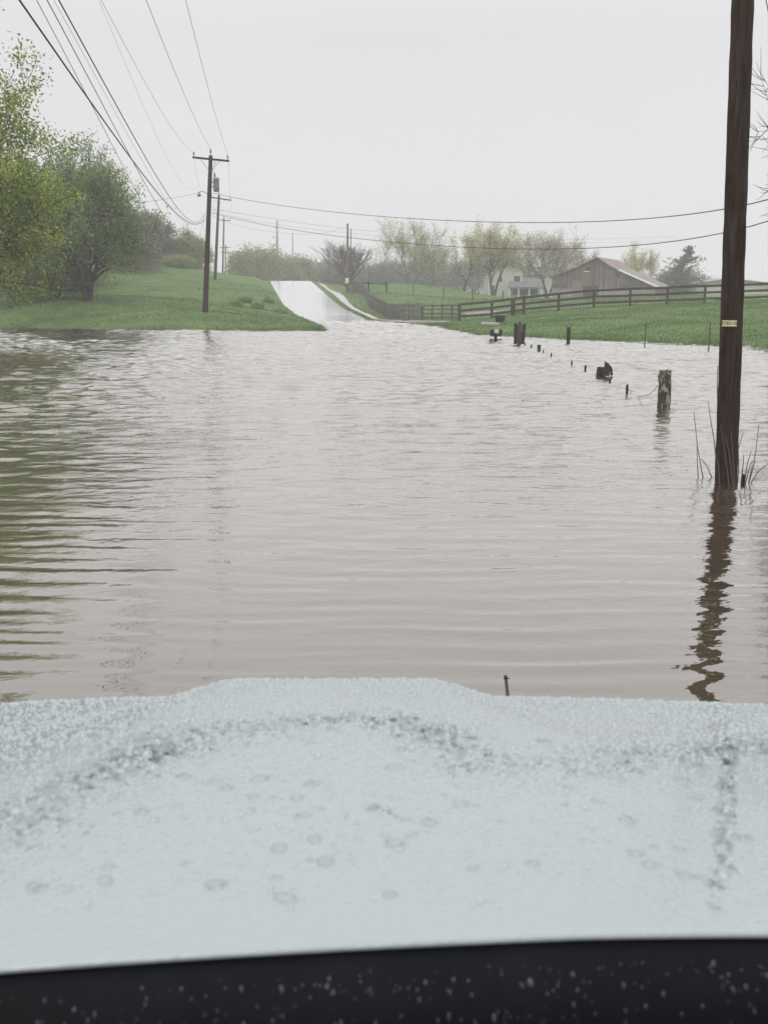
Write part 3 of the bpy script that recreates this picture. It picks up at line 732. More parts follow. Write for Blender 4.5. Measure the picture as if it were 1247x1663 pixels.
# mast and pole of the substation line
def plain_pole(name, label, px, yb, yt, d, r0, r1, mt, cat='pole', group=None, px2=None):
    b = at(px, yb, d); b.z = min(b.z, gz(b.x, d)+.02) - .2; o = thing(name, b, label, cat, group)
    pole_tube(b, at(px2 or px, yt, d), r0, r1, 10, 4).build('pole', mt, o, smooth=True); return o
o = plain_pole('transmission_pole', 'pale grey steel mast with short side arms beyond the road crest', 450, 456, 358, 215, .27, .17, M['steel'], 'mast')
for (x0, x1, y) in [(441, 450, 385), (441, 450, 397), (446, 452, 369), (450, 453.5, 386), (450, 453.5, 398)]:
    MB().tube([at(x0, y, 215), at(x1, y, 215)], .06, 6).build('arm', M['steel'], o)
plain_pole('transmission_pole', 'thin pale pole beyond the crest, alone between mast and substation', 474.5, 456, 378, 220, .14, .10, M['steel'], 'mast', px2=475.5)
plain_pole('utility_pole', 'short dark post standing right against the grey mast', 453.2, 456, 426, 212, .17, .15, M['pole_far'], 'pole')
# substation frame
b = at(512, 456, 225); b.z = gz(b.x, 225); o = thing('substation_frame', b, 'dark substation frame with pointed uprights and a beam of insulators', 'substation')
for px in (492, 533.5):
    q = at(px, 456, 225); q.z = gz(q.x, 225)-.2
    MB().tube([q, at(px, 428, 225), at(px, 413, 225)], [.16, .14, .03], 6).build('upright', M['steel_dark'], o)
MB().tube([at(492, 427.2, 225), at(533.5, 427.2, 225)], .11, 6).build('beam', M['steel_dark'], o)
for px in (500.5, 502.5, 511.5, 513.5, 521.5, 524):
    MB().lathe(at(px, 426.6, 225), [(.06, 0), (.06, .3), (.10, .32), (.06, .40), (.10, .5), (.05, .56), (.03, .72)], 7).build('insulator', M['steel_dark'], o)
# sign pole by the fence bend and the thin pole beside it
SP = 137
o = plain_pole('utility_pole', 'dark wooden pole without arms behind the curved fence, white sign on it', 564.5, 476, 363, SP, .19, .13, M['pole_grey'], 'utility pole')
plain_pole('utility_pole', 'very thin pale pole close behind the sign pole', 570, 470, 371, 160, .09, .07, M['pole_grey'], 'pole')
c = at(563.6, 456, SP - .35)
o = thing('road_sign', c, 'small white rectangular sign on the dark pole by the curved fence', 'sign')
MB().box(c, (.46, .03, .66)).build('sign_panel', M['white_paint'], o, bevel=.01)
MB().box(c + Vector((.09, -.02, -.14)), (.09, .012, .16)).build('mark', M['ink'], o)
for i, (px, yb, yt, d, lab) in enumerate([(599.5, 476, 430, 150, 'thin dark post right of the sign pole at the field corner'), (603.5, 474, 432, 165, 'faint thin post right behind the field corner post'),
                                       (776.5, 474, 419, 168, 'thin dark pole standing beside the twin trunk tree'), (467, 456, 428, 205, 'faint dark post in the hazy trees beyond the crest')]):
    plain_pole('slim_pole', lab, px, yb, yt, d, .09, .07, M['pole_grey'])

# near pole on the right
npb = onwater(1178, 783); npt = at(1207.5, -60, npb.y)
npo = thing('utility_pole', npb, 'thick dark brown wooden pole standing in the flood at the right', 'utility pole')
ax = (npt-npb).normalized(); npt = npb + ax*9.6
K_ = 60; mb = MB()
mb.tube([npb.lerp(npt, i/K_) - ax*.5*(1-i/K_) for i in range(K_+1)], [.131 - .022*i/K_ + .0022*math.sin(i*1.7)+.0015*math.sin(i*4.1) for i in range(K_+1)], 40, jit=.012)
mb.build('pole', M['pole_near'], npo, smooth=True)
# number tag nailed round the left front of the pole
tagc = at(1180, 525, npb.y)
u = (tagc-npb).dot(ax); cen = npb + ax*u; rr = .131 - .022*u/9.6 + .006
text = 'E78510'
def glyphs(ch, size):
    cu = bpy.data.curves.new('glyph', 'FONT'); cu.body = ch; cu.size = size; cu.align_x = 'CENTER'; cu.align_y = 'CENTER'; cu.extrude = .0006; cu.offset = .0012
    ob = bpy.data.objects.new('glyph', cu); COL.objects.link(ob)
    dg = bpy.context.evaluated_depsgraph_get(); me = bpy.data.meshes.new_from_object(ob.evaluated_get(dg))
    vs = [v.co.copy() for v in me.vertices]; fs = [tuple(p.vertices) for p in me.polygons]
    bpy.data.objects.remove(ob); bpy.data.curves.remove(cu); bpy.data.meshes.remove(me); return vs, fs
plate = MB(); ink = MB()
a_start, a_step = R(-112), R(12.6)
for i, ch in enumerate(text):
    an = a_start - R(90)*0 + i*a_step          # angle from -Y (towards camera), negative = left
    th = R(-90) + (an + R(50)) 
    # tangent frame on the cylinder
    nrm_ = Vector((math.cos(th), math.sin(th), 0)); tan_ = Vector((-math.sin(th), math.cos(th), 0))
    Mx = Matrix((tan_, Vector((0, 0, 1)), nrm_)).transposed().to_4x4(); Mx.translation = cen + nrm_*rr
    hw, hh_ = .0150, .034
    pts = [Mx @ Vector((x, y, z)) for z in (-.002, .002) for (x, y) in ((-hw, -hh_), (hw, -hh_), (hw, hh_), (-hw, hh_))]
    plate.add(pts, [(3, 2, 1, 0), (4, 5, 6, 7), (0, 1, 5, 4), (1, 2, 6, 5), (2, 3, 7, 6), (3, 0, 4, 7)])
    vs, fs = glyphs(ch, .052)
    ink.add([Mx @ (v_ + Vector((0, 0, .0034))) for v_ in vs], fs)
pt = plate.build('number_tag', M['tag_yellow'], npo); ink.build('digits', M['ink'], pt)

# wires
def wire(label, pts, r, mt=None, n_=48, group='overhead lines along the left bank', sag=0):
    """smooth curve through the points"""
    P_ = [Vector(p) for p in pts]; out_ = []
    if len(P_) == 2:
        a, b = P_
        for i in range(n_+1): s = i/n_; q = a.lerp(b, s); q.z -= sag*4*s*(1-s); out_.append(q)
    else:   # quadratic / Lagrange in chord parameter
        ts = [0]
        for i in range(1, len(P_)): ts.append(ts[-1] + (P_[i]-P_[i-1]).length)
        for i in range(n_+1):
            s = ts[-1]*i/n_; q = Vector((0, 0, 0))
            for j, pj in enumerate(P_):
                wj = 1.0
                for k_ in range(len(P_)):
                    if k_ != j: wj *= (s-ts[k_])/(ts[j]-ts[k_])
                q += pj*wj
            out_.append(q)
    o = MB().tube(out_, r, 5, cap=False).build('power_line', mt or M['wire'], None, smooth=True)
    return tag(o, label, 'cable', group)
def pole_wire(label, px0, py0, mid, top, dtop, dend, r, mt=None):
    """from pole 1 through an optional mid pixel to where it leaves the picture, then on over the camera"""
    a = at(px0, py0, D1); b = at(top[0], top[1], dtop)
    dirv = (b-a)/(a.y-b.y)
    c = b + dirv*(b.y+6); c.z = b.z + .9
    pts = [a]
    if mid: 
        dm = mid[2]; pts.append(at(mid[0], mid[1], dm))
    pts += [b, c]
    return wire(label, pts, r, mt)
def dfor(px, py, a, b):
    """ground distance where the pixel's ray has the X of the straight plan line a-b"""
    lo, hi = 5., 75.
    for _ in range(50):
        m = (lo+hi)/2; q = at(px, py, m); s = (a.y-m)/(a.y-b.y); xl = a.x + (b.x-a.x)*s
        if q.x < xl: hi = m
        else: lo = m
    return (lo+hi)/2
def w2(label, p0, mid, top, dtop, r, mt=None):
    a = at(*p0, D1); b = at(top[0], top[1], dtop)
    dm = dfor(mid[0], mid[1], a, b)
    return pole_wire(label, p0[0], p0[1], (mid[0], mid[1], dm), top, dtop, 0, r, mt)
w2('thin high wire from the left end of the crossarm', (315, 249), (245, 150), (165, 0), 31, .007, M['wire_thin'])
w2('thin high wire from the pole top pin', (343, 243), (294, 140), (238, 0), 31, .009, M['wire_thin'])
w2('thin high wire from the right end of the crossarm, rightmost of all', (371, 252), (331, 115), (302, 0), 31, .008, M['wire_thin'])
w2('faint wire running just left of the left crossarm wire', (324, 300), (228, 160), (161, 0), 29, .004, M['wire_thin'])
w2('thickest black cable, lowest and leftmost at the top edge', (333, 356), (202, 242), (32, 0), 16.5, .017)
w2('black cable of wavy outline, rightmost of the low bundle', (333, 347), (162, 121), (96, 0), 17.5, .012)
w2('medium grey cable left of the wavy one', (333, 350), (152, 141), (77, 0), 17.0, .008)
w2('faint grey cable hugging the wavy one', (331, 344), (170, 150), (88, 0), 18.5, .004, M['wire_thin'])
w2('thin cable crossing under the thickest one', (333, 372), (202, 273), (60, 0), 17.0, .006)
wire('service wire running left from the lamp over the trees', [at(322, 313.5, D1), at(229, 328.5, 66)], .010, M['wire_thin'], sag=.05, n_=16)
GW = 'service wires crossing to the right'
A0 = at(346, 313.5, D1)
wire('upper dark wire crossing from the transformer pole to the right pole', [A0, at(640, 353, 52), at(870, 361.5, 40), at(1247, 324, 22)], .013, group=GW)
A1 = at(343, 345.5, D1)
wire('lower dark wire crossing to the right in front of the trees', [A1, at(560, 385, 56), at(860, 404.5, 40), at(1247, 359, 22)], .012, group=GW)
wire('slack thin wire from the transformer pole to the sign pole top', [at(345, 350, D1), at(374, 362.5, 84), at(470, 379.5, 108), at(562, 366, SP)], .010, M['wire_thin'], group=GW)
wire('faint wire high over the house roof', [at(345, 340, D1), at(560, 371, 130), at(820, 388, 170), at(1100, 384, 190)], .014, M['wire_thin'], group=GW)
wire('faint wire just below the other faint one over the house', [at(345, 343, D1), at(560, 378, 130), at(820, 393, 170), at(1100, 391, 190)], .012, M['wire_thin'], group=GW)
wire('dark wire running steeply down at the top right corner', [at(1243, 0, 13), at(1256, 70, 13), at(1262, 110, 13)], .006, group=None) 
wire('thin line running from the left crossarm end down to the lamp', [at(315, 257, D1), at(318.5, 280, D1), at(327, 307, D1)], .006, M['wire_thin'], n_=12)
wire('thin line from the right crossarm end to the second pole', [at(372, 262, D1), at(372.6, 290, 100), at(374.5, 324, 122)], .008, M['wire_thin'], n_=12)
for k_, (ya, yb) in enumerate([((376, 324), (375, 357)), ((344, 319), (356, 356))]):
    wire(['thin line from the second pole right arm to the third pole', 'thin line from the second pole left arm to the third pole'][k_], [at(*ya, 122), at(*yb, 185)], .01, M['wire_thin'], sag=.5, n_=12)

# ------------------------------------------------------------------ fences
def fence(label, pts, spacing, hgt, rails, mt, postr=.07, railh=.15, board=True):
    """pts: ground points (x,y,z); posts at arc-length spacing; rails follow the post tops"""
    P_ = [Vector(p) for p in pts]; L_ = [0]
    for i in range(1, len(P_)): L_.append(L_[-1] + (P_[i]-P_[i-1]).length)
    def loc(s):
        i = min(max(np.searchsorted(L_, s)-1, 0), len(P_)-2); f = (s-L_[i])/(L_[i+1]-L_[i]); return P_[i].lerp(P_[i+1], f)
    o = thing('board_fence', P_[0], label, 'fence')
    if callable(spacing):
        posts = []; s_ = 0.
        while s_ < L_[-1]: posts.append(loc(s_)); s_ += spacing(posts[-1].y)
        k_ = len(posts)-1
    else: k_ = int(L_[-1]/spacing); posts = [loc(L_[-1]*i/k_) for i in range(k_+1)]
    for i, p in enumerate(posts):
        hh = hgt*(1+random.uniform(-.02, .04)); lean = Vector((random.uniform(-.02, .02), random.uniform(-.02, .02), 0))
        d = (posts[min(i+1, k_)]-posts[max(i-1, 0)]); rz = math.atan2(d.y, d.x)
        MB().box(p + Vector((0, 0, hh/2-.15)) + lean, (postr*2, postr*2, hh+.3), rz, lean.y, lean.x).build('post', mt, o)
    for zf in rails:
        mb = MB()
        for i in range(k_):
            a, b = posts[i], posts[i+1]; d = b-a; rz = math.atan2(d.y, d.x); off = Vector((math.sin(rz), -math.cos(rz), 0))*(postr+.022)
            za, zb = zf*hgt + random.uniform(-.02, .02), zf*hgt + random.uniform(-.02, .02)
            A_, B_ = a+off+Vector((0, 0, za)), b+off+Vector((0, 0, zb)); dd_ = B_-A_
            mb.box((A_+B_)/2, (dd_.length-.004, .04, railh), rz, 0, -math.atan2(dd_.z, math.hypot(dd_.x, dd_.y)))
        mb.build('rail', mt, o)
    return o
def gpts(lst): 
    r = []
    for (px, py, d) in lst: p = at(px, py, d); r.append((p.x, d, gz(p.x, d)))
    return r
def densify(lst, k_=6):
    r = []
    for a, b in zip(lst[:-1], lst[1:]):
        for i in range(k_): r.append(tuple(a[j]+(b[j]-a[j])*i/k_ for j in range(3)))
    return r+[lst[-1]]
fence('weathered grey board fence curving down beside the hill road', gpts(densify([(520, 460, 178), (536, 460, 162), (552, 462, 150), (571, 474, 138), (586, 488, 125), (601, 501, 112), (614, 510, 104), (628, 516, 98), (648, 519, 92), (684, 520, 87)], 4)), lambda y: .72 if y < 113 else 1.7, 1.35, (.25, .60, .92), M['fence_weathered'], .065, .085)
fence('pale low board fence closing the gap behind the gravel patch', gpts(densify([(686, 520, 87), (708, 521, 85.5), (732, 521, 84), (744, 521, 82.6)], 3)), 1.25, 1.2, (.15, .42, .7, .95), M['fence_grey'], .055, .10)
fence('long dark board fence running to the right across the field', gpts(densify([(746, 520.5, 82), (777, 518.6, 81.4), (808, 515, 80.8), (837, 511.5, 80), (891, 505, 79.2), (945, 501, 78.5), (996, 499, 78), (1047, 497, 77.5), (1100, 495, 77), (1156, 493, 76.5), (1212, 490.6, 76), (1270, 488.5, 75.5), (1330, 487, 75)], 4)), 2.5, 1.30, (.26, .60, .95), M['fence_wood'], .085, .17)
q = at(832, 512, 80.1); q.z = gz(q.x, 80.1)
o = thing('gate_post', q, 'thick square gate post doubled beside the long dark fence', 'post')
MB().box(q + Vector((0, -.1, .5)), (.32, .2, 1.25), .02).build('post', M['fence_wood'], o, bevel=.02)
MB().lathe(q + Vector((0, -.1, 1.12)), [(.17, 0), (.17, .05), (.06, .11)], 4).build('post_cap', M['fence_wood'], o)
# wire fence posts on the field
GP = 'thin dark posts across the field'
for (px, yb, yt, d, lab) in [(671, 484, 463, 128, 'thin dark field post, leftmost of the row'), (720, 488, 468, 122, 'thin dark field post, second from the left'), (767, 491, 470, 117, 'thin dark field post, in the middle of the row'),
                            (815, 496, 473, 108, 'thin dark field post, second from the right, leaning'), (864, 497, 473.5, 106, 'thin dark field post, rightmost of the row')]:
    b = at(px, yb, d); b.z = gz(b.x, d)
    o = thing('field_post', b, lab, 'post', GP)
    t_ = at(px + (1.5 if px == 815 else 0), yt, d)
    MB().tube([b - Vector((0, 0, .2)), b.lerp(t_, .5), t_], [.065, .06, .055], 7, jit=.08).build('stake', M['post_wood'], o)
    MB().lathe(t_ - Vector((0, 0, .03)), [(.06, 0), (.07, .04), (.04, .08)], 7).build('stake_top', M['post_wood'], o)
# H brace
b = at(599, 477, 130); b.z = gz(b.x, 130)
o = thing('brace_fence', b, 'two post brace with one long rail at the field corner', 'fence')
for px, yb, yt in [(598.5, 478, 457), (627.5, 479, 458)]:
    q = at(px, yb, 128); q.z = gz(q.x, 128)-.2
    MB().tube([q, at(px, yt, 128)], [.12, .11], 8).build('post', M['post_wood'], o)
MB().tube([at(570, 457.5, 131), at(598, 460, 127.8), at(628, 461.5, 127.8)], .075, 7).build('rail', M['post_wood'], o)

# ------------------------------------------------------------------ barn
t = NT('barn_wood'); v = t.coord()
sx = t.n('ShaderNodeSeparateXYZ', {'Vector': v})
brd = t.math('FLOOR', t.math('MULTIPLY', sx.outputs['X'], 4.5)); bv = t.n('ShaderNodeTexWhiteNoise', {'W': brd}, noise_dimensions='1D').outputs['Value']
f = t.noise(t.coord((5, 5, .5)), 3, 6, .7); g = t.noise(v, .45, 4, .6)
col = t.ramp(t.math('ADD', t.math('MULTIPLY', f, .6), t.math('MULTIPLY', bv, .4)), [(.25, (.065, .05, .048)), (.5, (.165, .14, .135)), (.75, (.33, .30, .29))])
hi = t.rng(sx.outputs['Z'], 1.3, 2.6, 0, 1)
red = t.math('MULTIPLY', t.rng(t.math('ADD', t.math('MULTIPLY', g, .7), t.math('MULTIPLY', bv, .45)), .48, .68, 0, .8), t.rng(hi, 0, 1, .25, 1))
col = t.mix(t.math('MULTIPLY', red, .95), col, (.20, .075, .068))
col = t.mix(t.math('MULTIPLY', t.rng(sx.outputs['Z'], 1.15, 1.25, 1, 0), .55), col, (.40, .38, .37))
gap = t.math('LESS_THAN', t.math('FRACT', t.math('MULTIPLY', sx.outputs['X'], 4.5)), .09)
col = t.mix(t.math('MULTIPLY', gap, .7), col, (.04, .035, .035))
M['barn_wood'] = t.done(t.bsdf(col, .85))
M['barn_red'] = mat_plain('barn_red', (.30, .075, .07), .7, .25, 2)
M['barn_door'] = mat_plain('barn_door', (.24, .165, .155), .85, .35, 3, (4, 4, .4))
M['dark_gap'] = mat_plain('dark_gap', (.035, .035, .037), .9, .3, 3)
t = NT('rusty_roof'); v = t.coord(); f = t.noise(t.coord((1, .4, 1)), 1.4, 6, .7); wv_ = t.n('ShaderNodeSeparateXYZ', {'Vector': v})
col = t.ramp(f, [(.3, (.15, .075, .062)), (.5, (.25, .165, .15)), (.68, (.42, .39, .37))])
rib = t.math('FRACT', t.math('MULTIPLY', wv_.outputs['Y'], 1.4)); col = t.mix(t.math('MULTIPLY', t.math('LESS_THAN', rib, .12), .4), col, (.12, .08, .07))
M['rusty_roof'] = t.done(t.bsdf(col, .55, Metallic=.2))
M['bare_metal'] = mat_plain('bare_metal', (.78, .78, .78), .30, .08, 2, Metallic=.3)
bc = at(967, 482, 150); bz = min(gz(bc.x, 150), at(967, 483, 150).z); yaw = -.40
barn = thing('barn', Vector((bc.x, 150, bz)), 'weathered red and grey gambrel barn with a dark doorway and rusty metal roof', 'barn', rz=yaw)
BL = 15.0; pk = at(967, 418.5, 150).z - bz
prof = [(-6.3, -.6), (8.0, -.6), (8.0, at(1054, 466, 147).z - bz - .05), (2.2, pk*.735), (0, pk), (-3.0, pk*.735), (-6.3, at(903, 448.5, 152).z - bz)]
def bw(x, y, z): return parent_world(barn) @ Vector((x, y, z))
mb = MB(); nP = len(prof)
fr_ = [bw(x, 0, z) for x, z in prof]; bk_ = [bw(x, BL, z) for x, z in prof]
mb.add(fr_ + bk_, [tuple(range(nP)), tuple(range(2*nP-1, nP-1, -1)), (6, 0, nP, nP+6)])
mb.build('wall', M['barn_wood'], barn)
MB().add([bw(8.0, 0, -.6), bw(8.0, BL, -.6), bw(8.0, BL, prof[2][1]), bw(8.0, 0, prof[2][1])], [(0, 1, 2, 3)]).build('side_wall', M['barn_red'], barn)
def roofslab(p, q, m, nm, th=.12, ov=.35, y0=None, y1=None):
    y0 = -ov if y0 is None else y0; y1 = BL+ov if y1 is None else y1
    d = Vector((q[0]-p[0], 0, q[1]-p[1])).normalized(); nn = Vector((-d.z, 0, d.x)); nn = nn if nn.z > 0 else -nn
    c_ = []
    for th_ in (.01, th):
        for (s_, y_) in ((p, y0), (q, y0), (q, y1), (p, y1)): c_.append(bw(s_[0]+nn.x*th_, y_, s_[1]+nn.z*th_))
    MB().add(c_, [(3, 2, 1, 0), (4, 5, 6, 7), (0, 1, 5, 4), (1, 2, 6, 5), (2, 3, 7, 6), (3, 0, 4, 7)]).build(nm, m, barn)
pe = (8.5, prof[2][1]-.12); le_ = (-6.7, prof[6][1]-.22)
roofslab(prof[4], prof[3], M['rusty_roof'], 'roof'); roofslab(prof[3], pe, M['rusty_roof'], 'roof')
roofslab(prof[5], prof[4], M['rusty_roof'], 'roof'); roofslab(le_, prof[5], M['rusty_roof'], 'roof')
m_ = (prof[3][0]+(pe[0]-prof[3][0])*.12, prof[3][1]+(pe[1]-prof[3][1])*.12)
roofslab(m_, pe, M['bare_metal'], 'roof_sheet', .16, y0=-.4, y1=1.7)
def bpanel(x0, x1, z0, z1, m, nm, y=-.06, th=.06):
    vs = [bw(x, yy_, z) for yy_ in (y, y+th-.004) for (x, z) in ((x0, z0), (x1, z0), (x1, z1), (x0, z1))]
    MB().add(vs, [(0, 1, 2, 3), (7, 6, 5, 4), (4, 5, 1, 0), (5, 6, 2, 1), (6, 7, 3, 2), (7, 4, 0, 3)]).build(nm, m, barn)
bpanel(-1.85, .30, -.5, 1.6, M['dark_gap'], 'doorway')
bpanel(-3.3, -2.0, 0, 2.3, M['barn_door'], 'door')
bpanel(-6.2, -4.0, 1.35, 1.85, M['fence_grey'], 'patch_board'); bpanel(3.3, 6.0, 1.15, 1.85, M['fence_grey'], 'patch_board')
bpanel(2.6, 3.2, 2.75, 3.15, M['dark_gap'], 'opening'); bpanel(-1.8, -1.0, 3.5, 3.62, M['white_paint'], 'opening'); bpanel(-1.6, -.8, 3.62, 4.2, M['dark_gap'], 'opening')

# ------------------------------------------------------------------ farmhouse
M['siding'] = mat_plain('siding', (.54, .525, .46), .7, .10, 2)
M['shingle'] = mat_plain('shingle', (.17, .17, .175), .85, .25, 2)
M['pane'] = mat_plain('pane', (.05, .055, .06), .15, .2, 2)
HD = 186
hc_ = at(840, 474, HD); hz = gz(hc_.x, HD) - .1
sc = HD/F/1.02*1.0
def hx(px): return at(px, 470, HD).x
def hzz(py): return at(840, py, HD).z
house = thing('farmhouse', Vector((hc_.x, HD, hz)), 'cream two storey farmhouse with grey roofs and a columned porch', 'house')
# main gabled block
x0, x1 = hx(792), hx(848); xr0, xr1 = hx(812), hx(834); zb = hz-.5; ze = hzz(431.5); zr = hzz(421)
MB().add([(x0, HD, zb), (x1, HD, zb), (x1, HD, ze), (x0, HD, ze), (x0, HD+8, zb), (x1, HD+8, zb), (x1, HD+8, ze), (x0, HD+8, ze)],
         [(0, 1, 2, 3), (5, 4, 7, 6), (1, 5, 6, 2), (4, 0, 3, 7)]).build('wall', M['siding'], house)
MB().add([(x0-.4, HD-.4, ze), (x1+.4, HD-.4, ze), (x1+.4, HD+8.4, ze), (x0-.4, HD+8.4, ze), (xr0, HD+3.5, zr), (xr1, HD+3.5, zr)],
         [(0, 1, 5, 4), (1, 2, 5), (2, 3, 4, 5), (3, 0, 4), (3, 2, 1, 0)]).build('roof', M['shingle'], house)
# right wing
xw0, xw1 = hx(848), hx(903); zw = hzz(447); zwr = hzz(431.5)
MB().add([(xw0+.01, HD+.8, zb), (xw1, HD+.8, zb), (xw1, HD+.8, zw), (xw0+.01, HD+.8, zw), (xw0+.01, HD+7, zb), (xw1, HD+7, zb), (xw1, HD+7, zw), (xw0+.01, HD+7, zw)],
         [(0, 1, 2, 3), (5, 4, 7, 6), (1, 5, 6, 2)]).build('wall', M['siding'], house)
MB().add([(xw0+.02, HD+.4, zw), (xw1+.4, HD+.4, zw), (xw1+.4, HD+7.4, zw), (xw0+.02, HD+7.4, zw), (xw0+.02, HD+3.9, zwr), (xw1+.4, HD+3.9, zwr)],
         [(0, 1, 5, 4), (2, 3, 4, 5), (1, 2, 5), (3, 2, 1, 0)]).build('roof', M['shingle'], house)
cxx = hx(863); MB().box((cxx, HD+2.5, hzz(440)), (.6, .6, 2.6)).build('chimney', M['barn_red'], house)
for px, py, w_, h_ in [(836, 453, .50, 1.0), (841.2, 453, .50, 1.0), (812, 453, .55, 1.0), (800, 469, .6, 1.2)]:
    f = MB().box((hx(px), HD-.03, hzz(py)), (w_+.14, .05, h_+.16)).build('window', M['white_paint'], house)
    MB().box((hx(px), HD-.062, hzz(py)), (w_, .012, h_)).build('pane', M['pane'], f)
pz0, pz1 = hzz(466), hzz(457)
MB().add([(hx(823), HD-2.6, pz0), (hx(882), HD-2.6, pz0), (hx(878), HD-.05, pz1), (hx(827), HD-.05, pz1), (hx(823), HD-2.6, pz0-.3), (hx(882), HD-2.6, pz0-.3), (hx(878), HD-.05, pz0-.3), (hx(827), HD-.05, pz0-.3)],
         [(0, 1, 2, 3), (4, 5, 1, 0), (5, 6, 2, 1), (7, 4, 0, 3), (7, 6, 5, 4)]).build('porch_roof', M['shingle'], house)
for px in (824.5, 839, 856, 875): MB().tube([(hx(px), HD-2.4, zb), (hx(px), HD-2.4, pz0-.3)], .13, 10).build('column', M['white_paint'], house)
MB().box(((hx(827)+hx(878))/2, HD-.10, hzz(472)), (hx(870)-hx(830), .08, 1.3)).build('porch_window', M['pane'], house)
# low cream shed far right
bs_ = at(1185, 470, 178); sz_ = gz(bs_.x, 178)-.3
shed = thing('farm_shed', Vector((bs_.x, 178, sz_)), 'long low cream shed with a flat gable roof behind the right pole', 'shed')
xa, xb, xm = at(1130, 470, 178).x, at(1290, 470, 178).x, at(1180, 470, 178).x
za, zm = at(1130, 461, 178).z, at(1175, 453.5, 178).z
MB().add([(xa, 178, sz_), (xb, 178, sz_), (xb, 178, za-.4), (xm, 178, zm), (xa, 178, za), (xa, 188, sz_), (xb, 188, sz_), (xb, 188, za-.4), (xm, 188, zm), (xa, 188, za)],
         [(0, 1, 2, 3, 4), (9, 8, 7, 6, 5), (1, 6, 7, 2), (5, 0, 4, 9)]).build('wall', M['siding'], shed)
M['tan_roof'] = mat_plain('tan_roof', (.42, .38, .32), .6, .1, 1)
MB().add([(xa-.5, 177.4, za-.02), (xm, 177.4, zm+.06), (xb+.5, 177.4, za-.42), (xa-.5, 188.6, za-.02), (xm, 188.6, zm+.06), (xb+.5, 188.6, za-.42), (xa-.5, 177.4, za+.12), (xm, 177.4, zm+.2), (xb+.5, 177.4, za-.28), (xa-.5, 188.6, za+.12), (xm, 188.6, zm+.2), (xb+.5, 188.6, za-.28)],
         [(6, 7, 10, 9), (7, 8, 11, 10), (0, 1, 7, 6), (1, 2, 8, 7), (1, 0, 3, 4), (2, 1, 4, 5)]).build('roof', M['tan_roof'], shed)
MB().lathe(at(1175, 453.5, 180), [(.18, -.2), (.18, .5), (.32, .55), (.05, .8)], 10).build('roof_vent', M['steel'], shed)

# ------------------------------------------------------------------ things standing in the flood
# mailboxes
mbp = onwater(804.5, 553); 
o = thing('mailbox', Vector((mbp.x, mbp.y, 0)), 'pair of black mailboxes with a white plate on one post at the far shore', 'mailbox')
MB().box(mbp + Vector((0, 0, .02)), (.14, .14, .75)).build('post', M['post_dark'], o)
MB().box(mbp + Vector((0, -.03, .045)), (.60, .10, .05), 0).build('base_board', M['post_dark'], o)
def mailbox_shell(cx_):
    mb = MB(); pr = [(-.095, 0), (.095, 0), (.10, .17), (.075, .24), (.03, .275), (-.03, .275), (-.075, .24), (-.10, .17)]
    n_ = len(pr); f_ = [(mbp.x+cx_+x, mbp.y-.26, .27+z) for x, z in pr]; k_ = [(mbp.x+cx_+x, mbp.y+.26, .27+z) for x, z in pr]
    return mb.add(f_+k_, [tuple(range(n_)), tuple(range(2*n_-1, n_-1, -1))] + [(i+n_, (i+1) % n_+n_, (i+1) % n_, i) for i in range(n_)])
for cx_ in (-.20, .20): mailbox_shell(cx_).build('box', M['black_box'], o)
MB().box(mbp + Vector((.01, -.20, .44)), (.20, .30, .16)).build('white_plate', M['white_paint'], o, bevel=.01)
MB().box(mbp + Vector((0, -.1, .24)), (.5, .4, .04)).build('shelf', M['post_dark'], o)
# black tub and slabs on the bank
q = at(811.5, 521, 69); q.z = gz(q.x, 69)-.03
o = thing('tub', q, 'black tapered tub standing before the gate post', 'tub')
MB().lathe(q, [(.23, 0), (.26, .02), (.345, .43), (.37, .44), (.37, .48), (.34, .48), (.32, .36), (.05, .34)], 20).build('body', M['black_box'], o, smooth=False)
for s_ in (-1, 1): MB().tube([q + Vector((s_*.36, -.06, .42)), q + Vector((s_*.42, 0, .36)), q + Vector((s_*.36, .06, .42))], .018, 6).build('handle', M['black_box'], o)
q = at(796, 524.5, 66); q.z = gz(q.x, 66)+.10
o = MB().box(q, (1.05, .5, .16), .12, 0, .05).build('concrete_slab', M['concrete'], None, bevel=.03); tag(o, 'pale tilted slab lying in grass below the black tub', 'slab')
q = at(724, 534.2, 63.5); q.z = max(gz(q.x, 63.5), 0)-.03
o = MB().box(q, (1.15, .35, .16), -.35).build('concrete_slab', M['concrete'], None, bevel=.03); tag(o, 'pale kerb stone at the waterline right of the road', 'kerb stone')

def stump(name, label, cat, px, yb, yt, wpx, m, lean=0, group=None, n_=9, jag=.05, flat=False, tilt=0):
    b = onwater(px, yb); d = b.y; t_ = at(px+lean, yt, d); r = wpx*d/F/2
    mb = MB(); k_ = 7; rd = random.Random(px)
    ax_ = t_-b; vs = []; 
    for i in range(k_+1):
        s = i/k_; c_ = (b - Vector((0, 0, .35))).lerp(t_, s)
        for j in range(n_):
            a = 2*math.pi*j/n_; rr_ = r*(1 + rd.uniform(-.1, .12) - .08*s)
            vs.append(c_ + Vector((rr_*math.cos(a), rr_*math.sin(a)*(.6 if flat else 1), (rd.uniform(-jag, jag) + tilt*math.cos(a)) if i == k_ else 0)))
    fs = [(i*n_+j, i*n_+(j+1) % n_, (i+1)*n_+(j+1) % n_, (i+1)*n_+j) for i in range(k_) for j in range(n_)]
    c_ = t_ - Vector((0, 0, r*.3)); vs.append(c_); top_ = len(vs)-1
    fs += [(k_*n_+j, k_*n_+(j+1) % n_, top_) for j in range(n_)]
    o = mb.add(vs, fs).build(name, m, None, smooth=False)
    return tag(o, label, cat, group)
